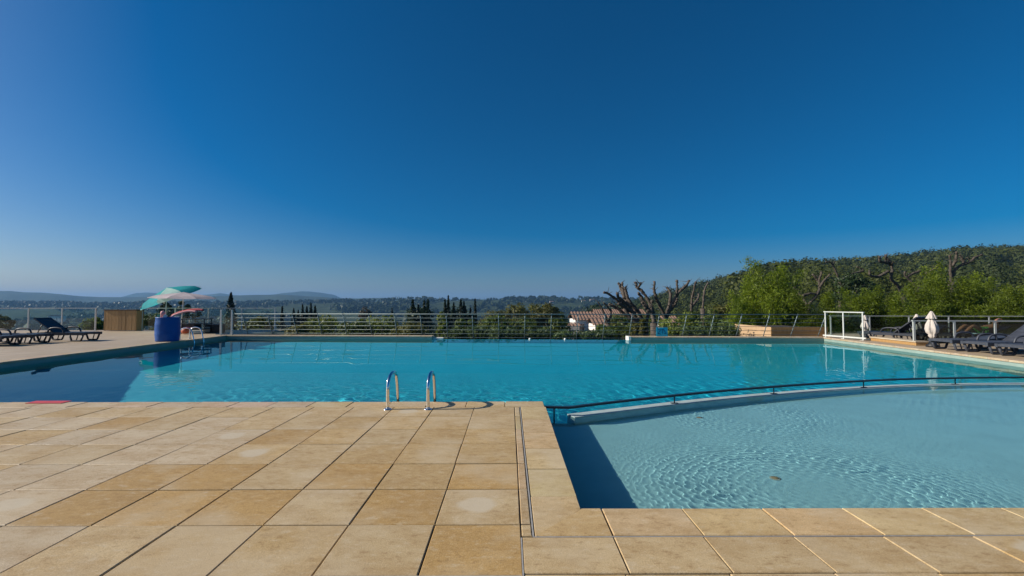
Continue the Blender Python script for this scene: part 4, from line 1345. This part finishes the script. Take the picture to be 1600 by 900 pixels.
# pollarded trees: limbs given as chains of pixel points, each limb at its own depth
def pollard(label, Y, base, limbs, thick, seed, m='bark', group='pollarded trees'):
    rs = random.Random(seed)
    bp = D(base[0], base[1], Y); z0 = float(ground_z(bp.x, Y))
    t = thing('pollarded_tree', label, 'tree', (bp.x, Y, z0), 0, group)
    org = Vector((bp.x, Y, z0))
    tr = MB(); tr.tube([Vector((0, 0, -.3)), Vector((.02, .03, (bp.z - z0) * .5)), bp - org], [thick * 1.25, thick * 1.05, thick * 1.1], 9); tr.build('trunk', M[m], t)
    for li in limbs:
        dy = rs.uniform(-.9, .9)
        pts = []
        for k, (px, py) in enumerate(li):
            u = k / max(1, len(li) - 1)
            near = (px == base[0] and py == base[1])
            yy = Y + (0 if near else dy * (.3 + .7 * u))
            pts.append(D(px, py, yy) - org)
        sp = smooth_path(pts, 7)
        sp = [sp[0]] + [q + Vector((rs.uniform(-1, 1), rs.uniform(-1, 1), rs.uniform(-1, 1))) * thick * .12 for q in sp[1:]]
        n = len(sp)
        r0 = thick * (.62 if len(li) > 2 else .42)
        rad = [r0 * (1 - .45 * k / (n - 1)) * (1 + .2 * rs.uniform(-1, 1)) for k in range(n)]
        rad[-1] *= 1.35; rad[-2] *= 1.2
        b = MB(); b.tube(sp, rad, 8)
        for q in range(7):
            k = rs.randrange(2, n); d = Vector((rs.uniform(-1, 1), rs.uniform(-1, 1), rs.uniform(.1, 1))) * thick * rs.uniform(.7, 2.4)
            b.tube([sp[k], sp[k] + d * .55, sp[k] + d], [rad[k] * .35, rad[k] * .22, rad[k] * .10], 5)
        b.build('limb', M[m], t)


pollard('pollarded tree with long limbs reaching left over the red roofs', 36, (1008, 512), [
    [(1008, 512), (985, 495), (975, 480), (962, 467), (950, 459), (944.5, 457)], [(1008, 512), (992, 494), (982, 478), (974, 462), (970, 450), (966.5, 442)], [(975, 466), (973, 452), (972, 442)], [(985, 480), (968, 466), (964, 458)],
    [(1008, 512), (1000, 492), (990, 478), (978, 470)], [(1008, 512), (988, 500), (970, 486), (958, 478), (952, 476)], [(1000, 492), (984, 472), (978, 456), (977, 448)], [(1008, 512), (1012, 490), (1008, 474), (1000, 462), (998, 458)], [(992, 490), (972, 478), (966, 474)]], .26, 1)
pollard('pollarded tree with forked limbs in the middle', 34, (1022, 505), [
    [(1022, 505), (1020, 488), (1012, 468), (1003, 455), (995, 449), (993, 441)], [(997, 451), (1001, 442)], [(1022, 505), (1018, 485), (1018, 470)], [(1018, 488), (1008, 480), (1003, 472)]], .26, 2)
pollard('pollarded tree with two tall upright limbs against the sky', 35, (1040, 502), [
    [(1040, 502), (1035, 485), (1026, 468), (1022, 452), (1023, 439)], [(1040, 502), (1048, 480), (1056, 464), (1058, 450), (1058, 438)], [(1050, 476), (1060, 458), (1072, 446), (1077, 438)], [(1042, 490), (1047, 470), (1047, 456), (1042, 449)], [(1044, 488), (1055, 475), (1059, 466)]], .24, 3)
pollard('low bare limbs reaching left at the corner of the white house', 38, (950, 506), [[(950, 506), (945, 492), (940, 481), (935, 472)], [(950, 506), (955, 490), (950, 480), (943, 473)]], .16, 8)
pollard('single thick bare stem right of the two upright limbs', 37, (1080, 492), [[(1080, 492), (1081, 470), (1083, 458), (1087, 440)], [(1080, 480), (1090, 468), (1092, 460)]], .2, 4)
pollard('short bare stem before the wooded hill left of the bamboo', 39, (1098, 482), [[(1098, 482), (1100, 460), (1102, 450), (1106, 442)]], .18, 5)
pollard('low twisted pollard between the big bamboo and the dark tree', 38, (1262, 478), [
    [(1262, 478), (1254, 465), (1246, 455), (1240, 449)], [(1262, 478), (1275, 462), (1282, 448), (1276, 436), (1270, 429)], [(1280, 450), (1288, 438), (1296, 429)], [(1280, 446), (1281, 434), (1284, 425)], [(1254, 462), (1265, 459), (1280, 459)]], .2, 6, 'dark_bark')
pollard('bare crooked limbs on the slope above the dark tree', 46, (1312, 440), [[(1312, 440), (1306, 424), (1300, 412), (1296, 410), (1290, 409)], [(1302, 415), (1304, 408)], [(1312, 440), (1330, 428), (1347, 424), (1349, 422), (1344, 419), (1339, 417)]], .16, 7, 'dark_bark')
pollard('dark pollard with a curly hooked crown against the hill', 42, (1410, 458), [
    [(1410, 458), (1402, 445), (1393, 436), (1394, 420), (1392, 410), (1384, 402), (1384, 399)], [(1393, 412), (1383, 410), (1375, 408), (1374, 400)], [(1388, 424), (1375, 431), (1364, 432), (1359, 429), (1359, 423)], [(1384, 410), (1384, 400)], [(1392, 414), (1396, 409)]], .24, 9, 'dark_bark')
pollard('leaning dark trunk with a pale crooked side limb', 43, (1432, 448), [[(1432, 448), (1422, 438), (1414, 430), (1414, 424)], [(1418, 432), (1430, 426), (1440, 424), (1446, 430)], [(1450, 430), (1457, 429), (1464, 432)], [(1446, 428), (1460, 420), (1468, 412)]], .2, 10, 'dark_bark')
pollard('pollard with one long bare branch pointing right', 41, (1486, 440), [
    [(1486, 440), (1490, 424), (1503, 414), (1514, 410), (1524, 402), (1535, 398)], [(1486, 440), (1485, 420), (1485, 408), (1484, 399)], [(1488, 416), (1494, 404), (1495, 393)], [(1507, 411), (1503, 405), (1500, 400)]], .22, 11, 'dark_bark')


# houses
def house(label, px0, px1, Y, yeave, yridge, depth, wallz, name='house', wins=2, rz=0.0):
    a, b_ = D(px0, yeave, Y), D(px1, yeave, Y)
    zr = D(px0, yridge, Y).z
    W_ = b_.x - a.x; zg = wallz
    t = thing(name, label, 'house', (a.x, Y, zg), rz)
    he, hr_ = a.z - zg, zr - zg
    q = MB(); q.prism([(0, 0), (W_, 0), (W_, depth), (0, depth)], 0, he)
    q.add([(0, 0, he), (0, depth, he), (0, depth / 2, hr_)], [(0, 2, 1), (0, 1, 2)]); q.add([(W_, 0, he), (W_, depth, he), (W_, depth / 2, hr_)], [(0, 1, 2)])
    wl_ = q.build('wall', M['house_white'], t)
    rf = MB()
    ov = .5
    k_ = (hr_ - he) / (depth / 2)
    n = max(6, int(W_ / .55))
    for s in (0, 1):
        for k in range(n):
            x0, x1 = -ov + (W_ + 2 * ov) * k / n, -ov + (W_ + 2 * ov) * (k + 1) / n
            y0, y1 = (-ov, depth / 2) if s == 0 else (depth + ov, depth / 2)
            z0 = he - k_ * ov
            xm = (x0 + x1) / 2
            rf.add([(x0, y0, z0), (xm, y0, z0 + .16), (x1, y0, z0), (x0, y1, hr_), (xm, y1, hr_ + .16), (x1, y1, hr_)], [(0, 1, 4, 3), (1, 2, 5, 4)])
    rf.build('roof', M['roof'], t)
    for k in range(wins):
        x = W_ * (k + .6) / (wins + .2)
        f = MB(); f.box((x - .55, -.06, he * .45), (x + .55, -.012, he * .85)); fo = f.build('window', M['house_white'], t)
        g = MB(); g.box((x - .45, -.075, he * .48), (x + .45, -.063, he * .82)); g.build('pane', M['house_glass'], fo)
    return t


house('white house with a terracotta roof half hidden behind the shrubs', 899, 938, 95, 499, 488, 9, -7.5, wins=2)
house('low annex of the white house with a flat red roof, further left', 880, 905, 90, 509, 506, 5, -8, 'house_annex', 1)
brd('shrub', 'dark shrub hiding the right end of the long red roof', 994, 491, 60, 80, 36, BU, .34, 30, 75, 'shrubs before the houses', cat='shrub')
brd('shrub', 'leafy shrub at the right side of the white house', 953, 495, 56, 40, 46, OL, .32, 20, 70, 'shrubs before the houses', cat='shrub')
brd('shrub', 'dark rounded bush in front of the middle of the long red roof', 972, 485, 62, 40, 34, BU, .3, 24, 80, 'shrubs before the houses', cat='shrub')
house('long terracotta roof behind the bare pollarded limbs', 935, 1012, 120, 495, 484, 11, -9, wins=4)
house('nearer red tiled roof below the bare limbs', 930, 958, 85, 507, 497, 7, -8, wins=1)
house('red tiled roof corner right of the pollarded trees', 1045, 1062, 75, 506, 495, 6, -7, wins=1)
hh_ = house('small white villa in the far valley at the left', 74, 94, 900, 494, 492.5, 12, -37, wins=2)
for (px, py, lab) in ((912, 472.3, 'leftmost white speck of a house on the far wooded ridge'), (925, 470.2, 'white house on the far wooded ridge, right of the others'), (862, 473.2, 'tiny white house alone on the ridge left of the two')):
    yy = 600
    while yy < 2600 and float(ground_z(D(px, py, yy).x, yy)) + 3 < D(px, py, yy).z: yy += 10
    p = D(px, py, yy); z0 = float(ground_z(p.x, yy)); p.z = z0 + 7
    t = thing('far_house', lab, 'house', (p.x, yy, z0), 0, 'white houses on the far ridge')
    q = MB(); q.box((-6, 0, 0), (6, 9, p.z - z0)); q.build('wall', M['house_white'], t)
    q = MB(); q.add([(-6.6, -.6, p.z - z0), (6.6, -.6, p.z - z0), (6.6, 4.5, p.z - z0 + 1.8), (-6.6, 4.5, p.z - z0 + 1.8), (6.6, 9.6, p.z - z0), (-6.6, 9.6, p.z - z0)], [(0, 1, 2, 3), (3, 2, 4, 5)]); q.build('roof', M['roof'], t)


# ------------------------------------------------------------------ woods
def wood(name, label, xs, ys, hs, ws, nq, leafk, m, near=None):
    """many small crowns as one mass; nq leaf clumps per tree"""
    if near is not None:                    # more and smaller leaf clumps on the nearer trees, one mesh in the end
        k = ys < near[0]
        P = np.concatenate([wood_leaves(xs[k], ys[k], hs[k], ws[k], near[1], near[2]), wood_leaves(xs[~k], ys[~k], hs[~k], ws[~k], nq, leafk)])
    else: P = wood_leaves(xs, ys, hs, ws, nq, leafk)
    o = place(name, leaf_mesh(name, P, m))
    tag(o, label, kind='stuff')


def wood_leaves(xs, ys, hs, ws, nq, leafk):
    n = len(xs)
    zg = ground_z(xs, ys)
    rs = RS
    q = rs.normal(size=(n, nq, 3)); q /= np.linalg.norm(q, axis=2)[..., None]
    q *= rs.uniform(.45, 1.05, (n, nq, 1)) ** .6
    # lumpy outline: each tree gets its own lobes
    lob = 1 + .28 * np.sin(3 * np.arctan2(q[..., 1], q[..., 0]) + rs.uniform(0, 6, (n, 1))) * np.cos(2 * q[..., 2] + rs.uniform(0, 6, (n, 1)))
    c = q * lob[..., None]
    c = np.stack([xs[:, None] + c[..., 0] * ws[:, None] / 2, ys[:, None] + c[..., 1] * ws[:, None] / 2, zg[:, None] + hs[:, None] * .55 + c[..., 2] * hs[:, None] * .5], -1).reshape(-1, 3)
    sz = np.repeat(ws, nq)[:, None] * leafk
    P = leaves(c, 1.0, rs, aspect=.8, nrm=q.reshape(-1, 3), jit=.2).reshape(-1, 4, 3)
    P = c[:, None, :] + (P - c[:, None, :]) * sz[:, None, :]
    return P.reshape(-1, 3)


# wooded hill on the right
n = 9000
Yh = 75 + 370 * RS.uniform(0, 1, n) ** .8
pxh = RS.uniform(960, 1760, n)
keep = RS.uniform(0, 1, n) < (Yh / 445) ** 1.0 * .62
Yh, pxh = Yh[keep], pxh[keep]
Xh = (pxh - 796) / F * Yh
keep = (np.interp(pxh, *P_HILL) < 478)
Yh, Xh = Yh[keep], Xh[keep]
hs = 3 + 6.5 * RS.uniform(0, 1, len(Xh)) ** 1.6
pk_ = np.array([mnoise.noise(Vector((x * .02, y * .02, 9))) for x, y in zip(Xh, Yh)]) + RS.uniform(-.35, .35, len(Xh))
for nm_, lb_, sel_, mt_ in (('hillside_forest', 'sunlit oak woodland covering the hill on the right', pk_ < .08, M['lf_forest']), ('pine_forest', 'darker pines mixed into the wooded hill on the right', pk_ >= .08, M['lf_pine'])):
    wood(nm_, lb_, Xh[sel_], Yh[sel_], hs[sel_] * (1.15 if nm_[0] == 'p' else 1), (hs * RS.uniform(.7, 1.3, len(Xh)))[sel_], 110, .15, mt_, near=(210, 380, .075))
# valley woods: nearer and farther trees
n = 1500
Yv = 110 + 520 * RS.uniform(0, 1, n); pxv = RS.uniform(-120, 1010, n); Xv = (pxv - 796) / F * Yv
cl = np.array([mnoise.noise(Vector((x * .012, y * .012, 3))) for x, y in zip(Xv, Yv)])
k = cl > -.12; Xv, Yv = Xv[k], Yv[k]; hs = RS.uniform(4.5, 10, len(Xv))
wood('valley_trees', 'bushy trees scattered over the near valley slope', Xv, Yv, hs, hs * RS.uniform(.8, 1.4, len(Xv)), 70, .19, M['lf_valley'], near=(300, 240, .10))
n = 4600
Yv = 600 + 1150 * RS.uniform(0, 1, n); pxv = RS.uniform(-150, 1060, n); Xv = (pxv - 796) / F * Yv
cl = np.array([mnoise.noise(Vector((x * .004, y * .004, 7))) for x, y in zip(Xv, Yv)])
k = cl > -.05; Xv, Yv = Xv[k], Yv[k]; hs = RS.uniform(7, 14, len(Xv))
wood('valley_woods', 'dark woods filling the far valley below the ridges', Xv, Yv, hs, hs * RS.uniform(1., 1.8, len(Xv)), 18, .42, M['lf_valley'])
# ground cover right behind the railing and under the bamboo
def cover(name, label, n, fx, m, s):
    c = fx(n)
    tag(place(name, leaf_mesh(name, leaves(c, s, RS, up=.4, aspect=.4), m)), label, kind='stuff')


def _fx(n):
    x = RS.uniform(-13, 11, n); y = FY(x) + 1.8 + RS.uniform(0, 1, n) ** 1.4 * 12
    return np.stack([x, y, -1.6 - (y - 19) * .16 + RS.normal(size=n) * .22], 1)


def _fr(n):
    x = RS.uniform(12, 34, n); y = 20 + RS.uniform(0, 12, n)
    return np.stack([x, y, ground_z(x, y) + RS.uniform(0, .9, n)], 1)


cover('ground_cover', 'tangled greenery on the slope below the railing', 26000, _fx, M['lf_bush'], .2)
cover('undergrowth', 'leafy undergrowth at the foot of the bamboo', 26000, _fr, M['lf_bush'], .2)
